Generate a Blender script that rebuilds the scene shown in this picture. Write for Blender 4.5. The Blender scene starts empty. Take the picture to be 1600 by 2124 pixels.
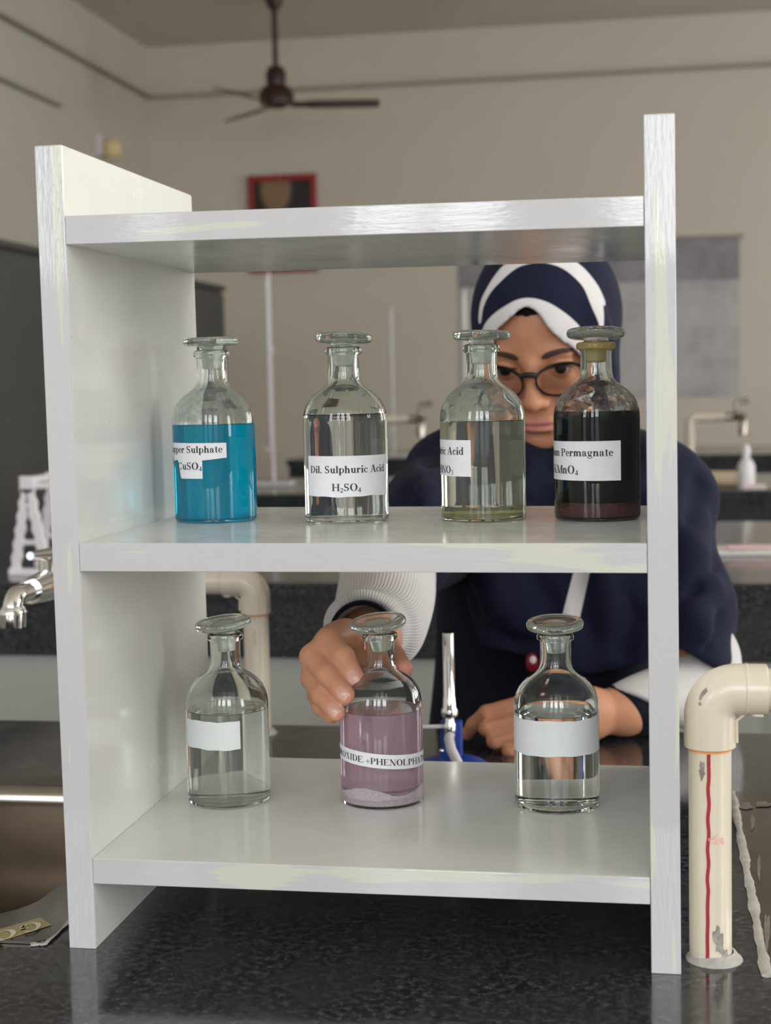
import bpy, bmesh, math, random
import numpy as np
from mathutils import Vector, Matrix

# ---------------------------------------------------------------- camera, world, light, exposure
SC = bpy.context.scene
COL = SC.collection
F_PX = 3238.24
CAM = np.array([0.3863, -0.9591, 0.3708])
YAW, PITCH, ROLL = 0.1722, -0.0831, -0.0207

def cam_axes():
    fwd = np.array([-math.sin(YAW)*math.cos(PITCH), math.cos(YAW)*math.cos(PITCH), math.sin(PITCH)])
    r = np.cross(fwd, [0, 0, 1]); r /= np.linalg.norm(r)
    u = np.cross(r, fwd)
    c, s = math.cos(ROLL), math.sin(ROLL)
    return c*r+s*u, -s*r+c*u, fwd
CR, CU, CF = cam_axes()
cam_data = bpy.data.cameras.new('camera')
cam = bpy.data.objects.new('camera', cam_data)
COL.objects.link(cam)
cam.matrix_world = Matrix(((CR[0], CU[0], -CF[0], CAM[0]), (CR[1], CU[1], -CF[1], CAM[1]),
                           (CR[2], CU[2], -CF[2], CAM[2]), (0, 0, 0, 1)))
cam_data.sensor_fit = 'VERTICAL'
cam_data.sensor_height = 24.0
cam_data.sensor_width = 24.0*1600/2124
cam_data.lens = F_PX/2124*24.0
cam_data.clip_start = 0.02
cam_data.clip_end = 60
cam_data.dof.use_dof = True
cam_data.dof.focus_distance = 1.10
cam_data.dof.aperture_fstop = 6.4
SC.camera = cam

SC.view_settings.view_transform = 'Standard'
SC.view_settings.look = 'None'
SC.view_settings.gamma = 1.0
SC.view_settings.use_curve_mapping = False
SC.view_settings.exposure = EXPOSURE = 0.0
cy = SC.cycles
cy.use_denoising = True
cy.max_bounces = 24
cy.transmission_bounces = 24
cy.glossy_bounces = 8
cy.diffuse_bounces = 5
cy.transparent_max_bounces = 24
cy.sample_clamp_indirect = 6.0
cy.caustics_refractive = True
cy.caustics_reflective = True
cy.blur_glossy = 0.3

world = bpy.data.worlds.new('daylight')
SC.world = world
world.use_nodes = True
bg = world.node_tree.nodes['Background']
bg.inputs[0].default_value = (0.80, 0.90, 1.0, 1)
bg.inputs[1].default_value = 1.5

# room extents (bench top is z = 0, the floor 0.9 m below it)
XL, XR, YF, YB, ZF, ZC = -2.993, 4.5, -4.2, 9.4, -0.9, 2.656
# windows in the wall behind the camera: (x0, x1, z0, z1)
WIN_FRONT = [(-2.6, -1.8, -0.10, 2.45), (-1.42, -1.22, -0.10, 2.45), (-0.64, -0.07, -0.10, 2.45), (0.22, 0.95, -0.10, 2.45), (1.4, 2.3, -0.10, 2.45)]
# unseen windows added in the right-hand wall as room fill: (y0, y1, z0, z1)
WIN_FILL = [(-2.8, -1.0, 0.2, 2.3), (0.2, 2.2, 0.2, 2.3), (3.6, 5.2, 0.35, 2.1), (6.4, 8.0, 0.35, 2.1)]
P_FRONT, P_FILL = 27.0, 20.0        # watts per square metre of window

def area_light(name, loc, sx, sy, direction, watts, colour):
    d = bpy.data.lights.new(name, 'AREA')
    d.shape = 'RECTANGLE'; d.size = sx; d.size_y = sy; d.energy = watts; d.color = colour
    o = bpy.data.objects.new(name, d); COL.objects.link(o)
    o.location = loc
    o.rotation_euler = Vector(direction).to_track_quat('-Z', 'Y').to_euler()
    return o
for (x0, x1, z0, z1) in WIN_FRONT:
    z0 = 0.75
    area_light('window_daylight', ((x0+x1)/2, YF-0.16, (z0+z1)/2), x1-x0, z1-z0, (0, 1, 0), P_FRONT*(x1-x0)*(z1-z0), (0.97, 0.99, 1.0))
for (y0, y1, z0, z1) in WIN_FILL:  # added fill lights that brighten the far wall and the left side panel
    area_light('window_daylight', (XR+0.16, (y0+y1)/2, (z0+z1)/2), y1-y0, z1-z0, (-1, 0, 0), P_FILL*(1.15 if y0 < 3 else 0.9)*(y1-y0)*(z1-z0), (1.0, 0.96, 0.90))

# ---------------------------------------------------------------- helpers
def ray(px, py):
    return CR*((px-800)/F_PX) + CU*((1062-py)/F_PX) + CF
def at_y(px, py, y):
    d = ray(px, py); return CAM + d*((y-CAM[1])/d[1])
def at_z(px, py, z):
    d = ray(px, py); return CAM + d*((z-CAM[2])/d[2])

def tag(o, label=None, cat=None, group=None, kind=None):
    if label: o['label'] = label
    if cat: o['category'] = cat
    if group: o['group'] = group
    if kind: o['kind'] = kind
    return o

def empty(name, loc=(0, 0, 0), label=None, cat=None, group=None, rz=0.0, parent=None):
    o = bpy.data.objects.new(name, None); COL.objects.link(o)
    o.empty_display_size = 0.05
    o.location = loc; o.rotation_euler = (0, 0, rz)
    if parent is not None: o.parent = parent
    return tag(o, label, cat, group)

def smooth_mesh(me, ang=40):
    for p in me.polygons: p.use_smooth = True
    try: me.set_sharp_from_angle(angle=math.radians(ang))
    except Exception: pass

class MB:
    """collects shapes into ONE mesh; coordinates are world unless an offset is given"""
    def __init__(self): self.v, self.f, self.m = [], [], []
    def add(self, vs, fs, mi=0):
        o = len(self.v)
        self.v += [tuple(map(float, p)) for p in vs]
        self.f += [tuple(i+o for i in q) for q in fs]
        self.m += [mi]*len(fs)
        return self
    def box(self, a, b, mi=0):
        x0, y0, z0 = a; x1, y1, z1 = b
        return self.add([(x0,y0,z0),(x1,y0,z0),(x1,y1,z0),(x0,y1,z0),(x0,y0,z1),(x1,y0,z1),(x1,y1,z1),(x0,y1,z1)],
                 [(0,3,2,1),(4,5,6,7),(0,1,5,4),(1,2,6,5),(2,3,7,6),(3,0,4,7)], mi)
    def lathe(self, prof, c=(0, 0, 0), n=48, mi=0, R=None):
        vs, fs, rings = [], [], []
        for (r, z) in prof:
            if r < 1e-7:
                rings.append([len(vs)]); vs.append((0, 0, z))
            else:
                rings.append(list(range(len(vs), len(vs)+n)))
                vs += [(r*math.cos(2*math.pi*i/n), r*math.sin(2*math.pi*i/n), z) for i in range(n)]
        for a, b in zip(rings[:-1], rings[1:]):
            for i in range(n):
                j = (i+1) % n
                if len(a) == 1 and len(b) == 1: continue
                if len(a) == 1: fs.append((a[0], b[j], b[i]))
                elif len(b) == 1: fs.append((a[i], a[j], b[0]))
                else: fs.append((a[i], a[j], b[j], b[i]))
        vs = np.array(vs)
        if R is not None: vs = vs @ np.array(R).T
        return self.add(vs+np.array(c), fs, mi)
    def tube(self, pts, rad, n=16, mi=0, cap=True, flat=None):
        pts = [np.array(p, float) for p in pts]
        if not hasattr(rad, '__len__'): rad = [rad]*len(pts)
        vs, fs = [], []
        up = None
        for i, p in enumerate(pts):
            t = pts[min(i+1, len(pts)-1)]-pts[max(i-1, 0)]
            ln = np.linalg.norm(t); t = t/ln if ln > 1e-12 else np.array([0, 0, 1.0])
            if up is None:
                up = np.array([0, 0, 1.0]) if abs(t[2]) < 0.9 else np.array([1.0, 0, 0])
            a = up-t*np.dot(up, t); a /= np.linalg.norm(a); up = a
            b = np.cross(t, a)
            for k in range(n):
                w = 2*math.pi*k/n
                vs.append(p + rad[i]*(a*math.cos(w)*(flat or 1.0) + b*math.sin(w)))
        for i in range(len(pts)-1):
            for k in range(n):
                j = (k+1) % n
                fs.append((i*n+k, i*n+j, (i+1)*n+j, (i+1)*n+k))
        if cap:
            fs.append(tuple(range(n-1, -1, -1)))
            fs.append(tuple((len(pts)-1)*n+k for k in range(n)))
        return self.add(vs, fs, mi)
    def sphere(self, c, r, n=20, mi=0, s=(1, 1, 1)):
        prof = [(r*math.sin(math.pi*i/n)*1.0, -r*math.cos(math.pi*i/n)) for i in range(n+1)]
        prof[0] = (0, -r); prof[-1] = (0, r)
        return self.lathe(prof, c, 2*n, mi, np.diag(s))
    def poly_prism(self, poly, z0, z1, mi=0):
        n = len(poly)
        vs = [(x, y, z0) for x, y in poly]+[(x, y, z1) for x, y in poly]
        fs = [tuple(range(n-1, -1, -1)), tuple(range(n, 2*n))]+[(i, (i+1) % n, n+(i+1) % n, n+i) for i in range(n)]
        return self.add(vs, fs, mi)
    def build(self, name, mats, parent=None, smooth=None, bevel=0.0, origin=None, fix=True, seg=2):
        me = bpy.data.meshes.new(name)
        org = np.array(origin if origin is not None else (0, 0, 0), float)
        me.from_pydata([tuple(np.array(p)-org) for p in self.v], [], self.f)
        if not isinstance(mats, (list, tuple)): mats = [mats]
        for m in mats: me.materials.append(m)
        me.polygons.foreach_set('material_index', self.m)
        if fix:
            b = bmesh.new(); b.from_mesh(me)
            bmesh.ops.recalc_face_normals(b, faces=b.faces)
            b.to_mesh(me); b.free()
        if smooth: smooth_mesh(me, smooth)
        o = bpy.data.objects.new(name, me); COL.objects.link(o)
        o.location = org
        if parent is not None:
            o.parent = parent
            pl = np.array(parent_loc(parent))
            o.location = org-pl
        if bevel:
            md = o.modifiers.new('bevel', 'BEVEL'); md.width = bevel; md.segments = seg; md.limit_method = 'ANGLE'
            md.angle_limit = math.radians(40)
        return o
def parent_loc(p):
    l = Vector((0, 0, 0))
    while p is not None:
        l = l+p.location; p = p.parent
    return l

def copy_tree(o, parent=None):
    c = o.copy(); COL.objects.link(c); c.parent = parent
    for ch in list(o.children): copy_tree(ch, c)
    return c

# ---------------------------------------------------------------- materials
def nt(name):
    m = bpy.data.materials.new(name); m.use_nodes = True
    t = m.node_tree; t.nodes.clear()
    out = t.nodes.new('ShaderNodeOutputMaterial')
    return m, t, out
def node(t, typ, **kw):
    n = t.nodes.new(typ)
    for k, v in kw.items():
        if k.startswith('_'): setattr(n, k[1:], v)
        else: n.inputs[k.replace('__', ' ')].default_value = v
    return n
def c4(c): return (c[0], c[1], c[2], 1.0)
def ramp(t, fac, stops):
    r = t.nodes.new('ShaderNodeValToRGB')
    el = r.color_ramp.elements
    while len(el) < len(stops): el.new(0.5)
    for e, (p, c) in zip(el, stops):
        e.position = p; e.color = c4(c) if hasattr(c, '__len__') else (c, c, c, 1)
    t.links.new(fac, r.inputs['Fac'])
    return r
def noise(t, scale, detail=3.0, rough=0.55, stretch=None, dist=0.0):
    tc = t.nodes.new('ShaderNodeTexCoord')
    n = t.nodes.new('ShaderNodeTexNoise')
    n.inputs['Scale'].default_value = scale; n.inputs['Detail'].default_value = detail
    n.inputs['Roughness'].default_value = rough; n.inputs['Distortion'].default_value = dist
    if stretch:
        mp = t.nodes.new('ShaderNodeMapping'); mp.inputs['Scale'].default_value = stretch
        t.links.new(tc.outputs['Object'], mp.inputs['Vector']); t.links.new(mp.outputs[0], n.inputs['Vector'])
    else: t.links.new(tc.outputs['Object'], n.inputs['Vector'])
    return n
def mix(t, fac, a, b):
    m = t.nodes.new('ShaderNodeMix'); m.data_type = 'RGBA'
    if hasattr(fac, 'links'): t.links.new(fac, m.inputs[0])
    else: m.inputs[0].default_value = fac
    for i, x in ((6, a), (7, b)):
        if hasattr(x, 'links'): t.links.new(x, m.inputs[i])
        else: m.inputs[i].default_value = c4(x)
    return m.outputs[2]
def bump(t, h, strength, dist, bsdf):
    b = t.nodes.new('ShaderNodeBump'); b.inputs['Strength'].default_value = strength
    b.inputs['Distance'].default_value = dist
    t.links.new(h, b.inputs['Height']); t.links.new(b.outputs[0], bsdf.inputs['Normal'])
def plain(name, col, rough=0.5, metal=0.0, col2=None, scale=6.0, ior=1.5, bumps=0.0, bscale=60, coat=0.0, lo=0.35, hi=0.65, sss=0.0, stretch=None):
    m, t, out = nt(name)
    b = node(t, 'ShaderNodeBsdfPrincipled', Roughness=rough, Metallic=metal, IOR=ior)
    b.inputs['Base Color'].default_value = c4(col)
    b.inputs['Coat Weight'].default_value = coat
    if sss:
        b.inputs['Subsurface Weight'].default_value = 1.0
        b.inputs['Subsurface Radius'].default_value = (1.0, 0.45, 0.25)
        b.inputs['Subsurface Scale'].default_value = sss
    n = noise(t, scale, stretch=stretch)
    r = ramp(t, n.outputs['Fac'], [(lo, col), (hi, col2 if col2 else tuple(min(1, c*1.08) for c in col))])
    t.links.new(r.outputs[0], b.inputs['Base Color'])
    if bumps:
        nb = noise(t, bscale); bump(t, nb.outputs['Fac'], bumps, 0.002, b)
    t.links.new(b.outputs[0], out.inputs[0])
    return m

M = {}
M['wall'] = plain('warm_white_wall_paint', (0.60, 0.555, 0.475), 0.7, col2=(0.62, 0.575, 0.50), scale=1.2)
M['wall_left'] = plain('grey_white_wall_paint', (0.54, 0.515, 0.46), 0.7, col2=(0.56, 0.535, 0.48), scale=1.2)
M['ceiling'] = plain('ceiling_paint', (0.60, 0.56, 0.50), 0.8, scale=1.0)
M['floor'] = plain('floor_tiles', (0.50, 0.48, 0.44), 0.35, scale=2.0)
M['trim'] = plain('shade_grey_ledge_paint', (0.33, 0.305, 0.265), 0.8, scale=2.0)  # darker grey stands in for the shadow line of the ledges
M['frame_white'] = plain('white_window_frame', (0.7, 0.7, 0.68), 0.4)
M['steel'] = plain('brushed_steel', (0.38, 0.345, 0.305), 0.15, 1.0, col2=(0.30, 0.27, 0.235), scale=14, lo=0.3, hi=0.7, bumps=0.03, bscale=40)
M['steel_rim'] = plain('satin_steel_rim', (0.235, 0.215, 0.19), 0.22, 1.0, col2=(0.19, 0.172, 0.15), scale=30)
M['chrome'] = plain('chrome', (0.82, 0.82, 0.82), 0.07, 1.0)
M['cabinet'] = plain('grey_laminate', (0.36, 0.37, 0.355), 0.35, scale=2.5, col2=(0.40, 0.41, 0.39))
M['cupboard'] = plain('dark_grey_paint', (0.050, 0.050, 0.047), 0.55, scale=2.0)
M['white_plastic'] = plain('white_plastic', (0.72, 0.70, 0.73), 0.35)
M['sealant'] = plain('white_sealant', (0.60, 0.58, 0.54), 0.6, scale=80, bumps=0.5, bscale=300)
M['fan'] = plain('dark_brown_enamel', (0.035, 0.014, 0.012), 0.35)
M['red_frame'] = plain('red_frame_paint', (0.30, 0.018, 0.016), 0.4)
M['cream'] = plain('cream_plastic', (0.75, 0.60, 0.33), 0.5)
M['ink'] = plain('black_printing_ink', (0.035, 0.035, 0.045), 0.7)
M['orange'] = plain('orange_primer', (0.75, 0.30, 0.10), 0.5)
M['red_line'] = plain('red_stripe_ink', (0.33, 0.012, 0.022), 0.45)
M['blue'] = plain('blue_enamel', (0.012, 0.045, 0.28), 0.35)
M['paper'] = plain('white_paper', (0.80, 0.80, 0.84), 0.75, scale=150, col2=(0.76, 0.76, 0.80))
M['paper_old'] = plain('blank_white_label', (0.70, 0.735, 0.76), 0.7, scale=90, col2=(0.66, 0.69, 0.69), lo=0.3, hi=0.7)
M['gold'] = plain('gold_foil', (0.42, 0.36, 0.16), 0.35, 0.3, scale=40)
M['gold_white'] = plain('cream_foil_letters', (0.62, 0.59, 0.50), 0.4)

def granite():
    m, t, out = nt('black_granite')
    b = node(t, 'ShaderNodeBsdfPrincipled', Roughness=0.10, IOR=1.75)
    n1 = noise(t, 160, 6, 0.75)
    n2 = noise(t, 16, 5, 0.65, dist=0.6)
    r1 = ramp(t, n1.outputs['Fac'], [(0.47, (0.010, 0.011, 0.014)), (0.68, (0.105, 0.108, 0.120))])
    r2 = ramp(t, n2.outputs['Fac'], [(0.42, 0.0), (0.72, 1.0)])
    c = mix(t, r2.outputs[0], r1.outputs[0], (0.030, 0.032, 0.038))
    n3 = noise(t, 230, 2, 0.6, stretch=(1, 1.4, 1))
    r3 = ramp(t, n3.outputs['Fac'], [(0.62, 0.0), (0.74, 0.45)])
    c = mix(t, r3.outputs[0], c, (0.13, 0.13, 0.145))
    t.links.new(c, b.inputs['Base Color'])
    rr = ramp(t, n2.outputs['Fac'], [(0.3, 0.07), (0.75, 0.20)])
    t.links.new(rr.outputs[0], b.inputs['Roughness'])
    t.links.new(b.outputs[0], out.inputs[0])
    return m
M['granite'] = granite()

def laminate():
    m, t, out = nt('off_white_laminate')
    b = node(t, 'ShaderNodeBsdfPrincipled', Roughness=0.22, IOR=1.5)
    n = noise(t, 7, 4, 0.6)
    c = ramp(t, n.outputs['Fac'], [(0.3, (0.74, 0.755, 0.725)), (0.7, (0.78, 0.79, 0.765))]).outputs[0]
    ns = noise(t, 220, 2, 0.5)
    sp = ramp(t, ns.outputs['Fac'], [(0.77, 0.0), (0.80, 0.5)])
    c = mix(t, sp.outputs[0], c, (0.30, 0.26, 0.22))
    t.links.new(c, b.inputs['Base Color'])
    n2 = noise(t, 9, 5, 0.7)
    rr = ramp(t, n2.outputs['Fac'], [(0.35, 0.13), (0.7, 0.30)])
    t.links.new(rr.outputs[0], b.inputs['Roughness'])
    n3 = noise(t, 14, 2, 0.5); bump(t, n3.outputs['Fac'], 0.06, 0.01, b)
    t.links.new(b.outputs[0], out.inputs[0])
    return m
M['laminate'] = laminate()

def edge_paint(name, stretch):
    m, t, out = nt(name)
    b = node(t, 'ShaderNodeBsdfPrincipled', Roughness=0.06, IOR=1.5)
    n = noise(t, 5, 3, 0.5, stretch=stretch)
    c = ramp(t, n.outputs['Fac'], [(0.58, (0.525, 0.525, 0.55)), (0.60, (0.585, 0.595, 0.525))]).outputs[0]
    ns = noise(t, 160, 2, 0.5)
    sp = ramp(t, ns.outputs['Fac'], [(0.78, 0.0), (0.81, 0.4)])
    c = mix(t, sp.outputs[0], c, (0.42, 0.33, 0.27))
    t.links.new(c, b.inputs['Base Color'])
    n2 = noise(t, 40, 3, 0.6, stretch=stretch); bump(t, n2.outputs['Fac'], 0.05, 0.003, b)
    t.links.new(b.outputs[0], out.inputs[0])
    return m
M['edge_h'] = edge_paint('glossy_edge_paint', (1.0, 1.0, 9.0))
M['edge_v'] = edge_paint('glossy_edge_paint_upright', (12.0, 12.0, 1.0))
M['raw_edge'] = plain('bare_board_edge', (0.50, 0.42, 0.36), 0.7, scale=120, col2=(0.58, 0.52, 0.46))

def pvc():
    m, t, out = nt('cream_pipe_plastic')
    b = node(t, 'ShaderNodeBsdfPrincipled', Roughness=0.22, IOR=1.5)
    n = noise(t, 30, 5, 0.65)
    c = ramp(t, n.outputs['Fac'], [(0.3, (0.62, 0.555, 0.45)), (0.7, (0.66, 0.595, 0.49))]).outputs[0]
    n2 = noise(t, 55, 5, 0.7, dist=0.5)
    r = ramp(t, n2.outputs['Fac'], [(0.685, 0.0), (0.70, 1.0)])
    c = mix(t, r.outputs[0], c, (0.20, 0.18, 0.16))
    t.links.new(c, b.inputs['Base Color'])
    t.links.new(b.outputs[0], out.inputs[0])
    return m
M['pvc'] = pvc()

def glass(name, col, rough=0.0, ior=1.5, film=None, film_z=(0, 1), film_col=(0.8, 0.8, 0.8), film_scale=120, film_lo=0.45, film_hi=0.7, film_max=0.5, haze=0.0, haze_col=(0.7, 0.7, 0.7)):
    """clear glass, with an optional speckled residue clinging between two heights (object z)"""
    m, t, out = nt(name)
    g = node(t, 'ShaderNodeBsdfGlass', IOR=ior, Roughness=rough)
    g.inputs['Color'].default_value = c4(col)
    sh = g.outputs[0]
    nb = noise(t, 35, 2, 0.5, stretch=(1, 1, 0.5)); bump(t, nb.outputs['Fac'], 0.03, 0.002, g)
    if film:
        d = node(t, 'ShaderNodeBsdfPrincipled', Roughness=0.6); d.inputs['Base Color'].default_value = c4(film_col)
        tr = node(t, 'ShaderNodeBsdfTranslucent'); tr.inputs[0].default_value = c4(film_col)
        ad = t.nodes.new('ShaderNodeMixShader'); ad.inputs[0].default_value = 0.5
        t.links.new(d.outputs[0], ad.inputs[1]); t.links.new(tr.outputs[0], ad.inputs[2])
        n = noise(t, film_scale, 4, 0.7)
        r = ramp(t, n.outputs['Fac'], [(film_lo, 0.0), (film_hi, film_max)])
        tc = t.nodes.new('ShaderNodeTexCoord'); sx = t.nodes.new('ShaderNodeSeparateXYZ')
        t.links.new(tc.outputs['Object'], sx.inputs[0])
        n2 = noise(t, 25, 3, 0.6)
        ma = t.nodes.new('ShaderNodeMath'); ma.operation = 'MULTIPLY_ADD'; ma.inputs[1].default_value = 0.02; ma.inputs[2].default_value = -0.01
        t.links.new(n2.outputs['Fac'], ma.inputs[0])
        ad2 = t.nodes.new('ShaderNodeMath'); ad2.operation = 'ADD'
        t.links.new(sx.outputs['Z'], ad2.inputs[0]); t.links.new(ma.outputs[0], ad2.inputs[1])
        mr = t.nodes.new('ShaderNodeMapRange'); mr.interpolation_type = 'SMOOTHSTEP'
        mr.inputs[1].default_value = film_z[0]; mr.inputs[2].default_value = film_z[0]+0.004
        t.links.new(ad2.outputs[0], mr.inputs[0])
        mr2 = t.nodes.new('ShaderNodeMapRange'); mr2.interpolation_type = 'SMOOTHSTEP'
        mr2.inputs[1].default_value = film_z[1]; mr2.inputs[2].default_value = film_z[1]-0.006
        t.links.new(ad2.outputs[0], mr2.inputs[0])
        mu = t.nodes.new('ShaderNodeMath'); mu.operation = 'MULTIPLY'
        mu2 = t.nodes.new('ShaderNodeMath'); mu2.operation = 'MULTIPLY'
        t.links.new(mr.outputs[0], mu.inputs[0]); t.links.new(mr2.outputs[0], mu.inputs[1])
        t.links.new(mu.outputs[0], mu2.inputs[0]); t.links.new(r.outputs[0], mu2.inputs[1])
        mx = t.nodes.new('ShaderNodeMixShader')
        t.links.new(mu2.outputs[0], mx.inputs[0]); t.links.new(sh, mx.inputs[1]); t.links.new(ad.outputs[0], mx.inputs[2])
        sh = mx.outputs[0]
    if haze:
        d2 = node(t, 'ShaderNodeBsdfDiffuse'); d2.inputs[0].default_value = c4(haze_col)
        t2 = node(t, 'ShaderNodeBsdfTranslucent'); t2.inputs[0].default_value = c4(haze_col)
        m1 = t.nodes.new('ShaderNodeMixShader'); m1.inputs[0].default_value = 0.5
        t.links.new(d2.outputs[0], m1.inputs[1]); t.links.new(t2.outputs[0], m1.inputs[2])
        m2 = t.nodes.new('ShaderNodeMixShader'); m2.inputs[0].default_value = haze
        t.links.new(sh, m2.inputs[1]); t.links.new(m1.outputs[0], m2.inputs[2]); sh = m2.outputs[0]
    t.links.new(sh, out.inputs[0])
    return m
GC = (0.975, 0.993, 0.980)
M['glass'] = glass('bottle_glass', GC, film=True, film_z=(0.072, 0.104), film_col=(0.62, 0.64, 0.60), film_scale=180, film_lo=0.35, film_hi=0.72, film_max=0.42)
M['glass_clear'] = glass('clear_bottle_glass', GC, film=True, film_z=(0.072, 0.104), film_col=(0.62, 0.64, 0.60), film_scale=200, film_lo=0.55, film_hi=0.8, film_max=0.12)
M['glass_stain'] = glass('residue_stained_glass', GC, film=True, film_z=(0.074, 0.104), film_col=(0.36, 0.22, 0.19), film_scale=170, film_lo=0.47, film_hi=0.60, film_max=0.65)
M['glass_stopper'] = glass('stopper_glass', (0.975, 0.993, 0.980), rough=0.06, haze=0.11, haze_col=(0.74, 0.82, 0.75))
M['glass_ground'] = glass('ground_glass', (0.95, 0.98, 0.96), rough=0.28)
M['amber'] = glass('amber_stained_glass', (0.94, 0.84, 0.52), rough=0.18, haze=0.45, haze_col=(0.84, 0.70, 0.38))
def liquid(name, col, cloud=0.0, cloud_col=(0.8, 0.8, 0.8), ior=0.887, thru=0.5):
    m, t, out = nt(name)
    g = node(t, 'ShaderNodeBsdfGlass', IOR=ior, Roughness=0.0); g.inputs['Color'].default_value = c4(col)
    sh = g.outputs[0]
    if cloud:
        d = node(t, 'ShaderNodeBsdfDiffuse'); d.inputs[0].default_value = c4(cloud_col)
        tr = node(t, 'ShaderNodeBsdfTranslucent'); tr.inputs[0].default_value = c4(cloud_col)
        a = t.nodes.new('ShaderNodeMixShader'); a.inputs[0].default_value = thru
        t.links.new(d.outputs[0], a.inputs[1]); t.links.new(tr.outputs[0], a.inputs[2])
        mx = t.nodes.new('ShaderNodeMixShader'); mx.inputs[0].default_value = cloud
        t.links.new(sh, mx.inputs[1]); t.links.new(a.outputs[0], mx.inputs[2]); sh = mx.outputs[0]
    t.links.new(sh, out.inputs[0])
    return m
M['liq_blue'] = liquid('blue_copper_solution', (0.01, 0.76, 0.92), 0.45, (0.0, 0.66, 0.95), thru=0.25)
M['liq_clear'] = liquid('clear_solution', (0.985, 0.99, 0.985))
M['liq_yellow'] = liquid('pale_yellow_solution', (0.985, 0.987, 0.955), 0.08, (0.78, 0.78, 0.68))
M['liq_dark'] = liquid('dark_purple_solution', (0.05, 0.004, 0.022))
M['liq_cloudy'] = liquid('slightly_cloudy_solution', (0.97, 0.975, 0.965), 0.20, (0.72, 0.74, 0.71))
M['liq_pink'] = liquid('pink_solution', (0.97, 0.87, 0.93), 0.60, (0.86, 0.62, 0.76), thru=0.3)
M['crystals'] = plain('pinkish_white_crystals', (0.90, 0.72, 0.83), 0.6, scale=500, col2=(0.97, 0.88, 0.94), bumps=1.0, bscale=700)
M['sed_red'] = plain('red_brown_sediment', (0.045, 0.004, 0.004), 0.6, scale=300, col2=(0.11, 0.012, 0.010))
M['sed_yellow'] = liquid('yellow_settled_layer', (0.97, 0.96, 0.80), 0.22, (0.72, 0.70, 0.46))
# ---------------------------------------------------------------- room shell
def structure(name, mb, m, **kw): return tag(mb.build(name, m, **kw), kind='structure')
structure('floor', MB().box((XL-0.2, YF-0.2, ZF-0.1), (XR+0.2, YB+0.2, ZF)), M['floor'])
structure('ceiling', MB().box((XL-0.2, YF-0.2, ZC), (XR+0.2, YB+0.2, ZC+0.1)), M['ceiling'])
structure('wall_back', MB().box((XL-0.2, YB, ZF), (XR+0.2, YB+0.2, ZC)), M['wall'])
structure('wall_left', MB().box((XL-0.2, YF-0.2, ZF), (XL, YB, ZC)), M['wall_left'])

def wall_with_openings(a0, a1, holes, put):
    """one wall as boxes round rectangular openings; put(a0, a1, z0, z1) adds a box"""
    xs = sorted(set([a0, a1]+[h[0] for h in holes]+[h[1] for h in holes]))
    for x0, x1 in zip(xs[:-1], xs[1:]):
        hs = [h for h in holes if h[0] <= x0+1e-6 and h[1] >= x1-1e-6]
        if hs:
            put(x0, x1, ZF, hs[0][2]); put(x0, x1, hs[0][3], ZC)
        else: put(x0, x1, ZF, ZC)
w = MB(); wall_with_openings(XL, XR, WIN_FRONT, lambda a, b, c, d: w.box((a, YF-0.12, c), (b, YF, d)))
structure('wall_front', w, M['wall'])
w = MB(); wall_with_openings(YF, YB, WIN_FILL, lambda a, b, c, d: w.box((XR, a, c), (XR+0.12, b, d)))
structure('wall_right', w, M['wall'])
k = 0
for (x0, x1, z0, z1) in WIN_FRONT:
    k += 1; w = MB(); y0, y1 = YF-0.09, YF-0.04
    for a, b in (((x0, z0), (x0+0.035, z1)), ((x1-0.035, z0), (x1, z1)), ((x0, z0), (x1, z0+0.035)), ((x0, z1-0.035), (x1, z1)),
                 (((x0+x1)/2-0.018, z0), ((x0+x1)/2+0.018, z1)), ((x0, 0.71), (x1, 0.76))):
        w.box((a[0], y0, a[1]), (b[0], y1, b[1]))
    structure('window_%d' % k, w, M['frame_white'])
for (y0, y1, z0, z1) in WIN_FILL:  # frames for the added fill windows
    k += 1; w = MB(); x0, x1 = XR+0.04, XR+0.09
    for a, b in (((y0, z0), (y0+0.04, z1)), ((y1-0.04, z0), (y1, z1)), ((y0, z0), (y1, z0+0.04)), ((y0, z1-0.04), (y1, z1)), (((y0+y1)/2-0.02, z0), ((y0+y1)/2+0.02, z1))):
        w.box((x0, a[0], a[1]), (x1, b[0], b[1]))
    structure('window_%d' % k, w, M['frame_white'])
# thin ledges round the far walls, their shadow line painted in as darker grey
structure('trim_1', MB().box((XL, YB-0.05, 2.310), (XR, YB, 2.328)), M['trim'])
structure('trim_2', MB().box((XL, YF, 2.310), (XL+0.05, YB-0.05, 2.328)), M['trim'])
structure('trim_3', MB().box((XL, YF, 1.980), (XL+0.04, 7.72, 2.000)), M['trim'])

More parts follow.
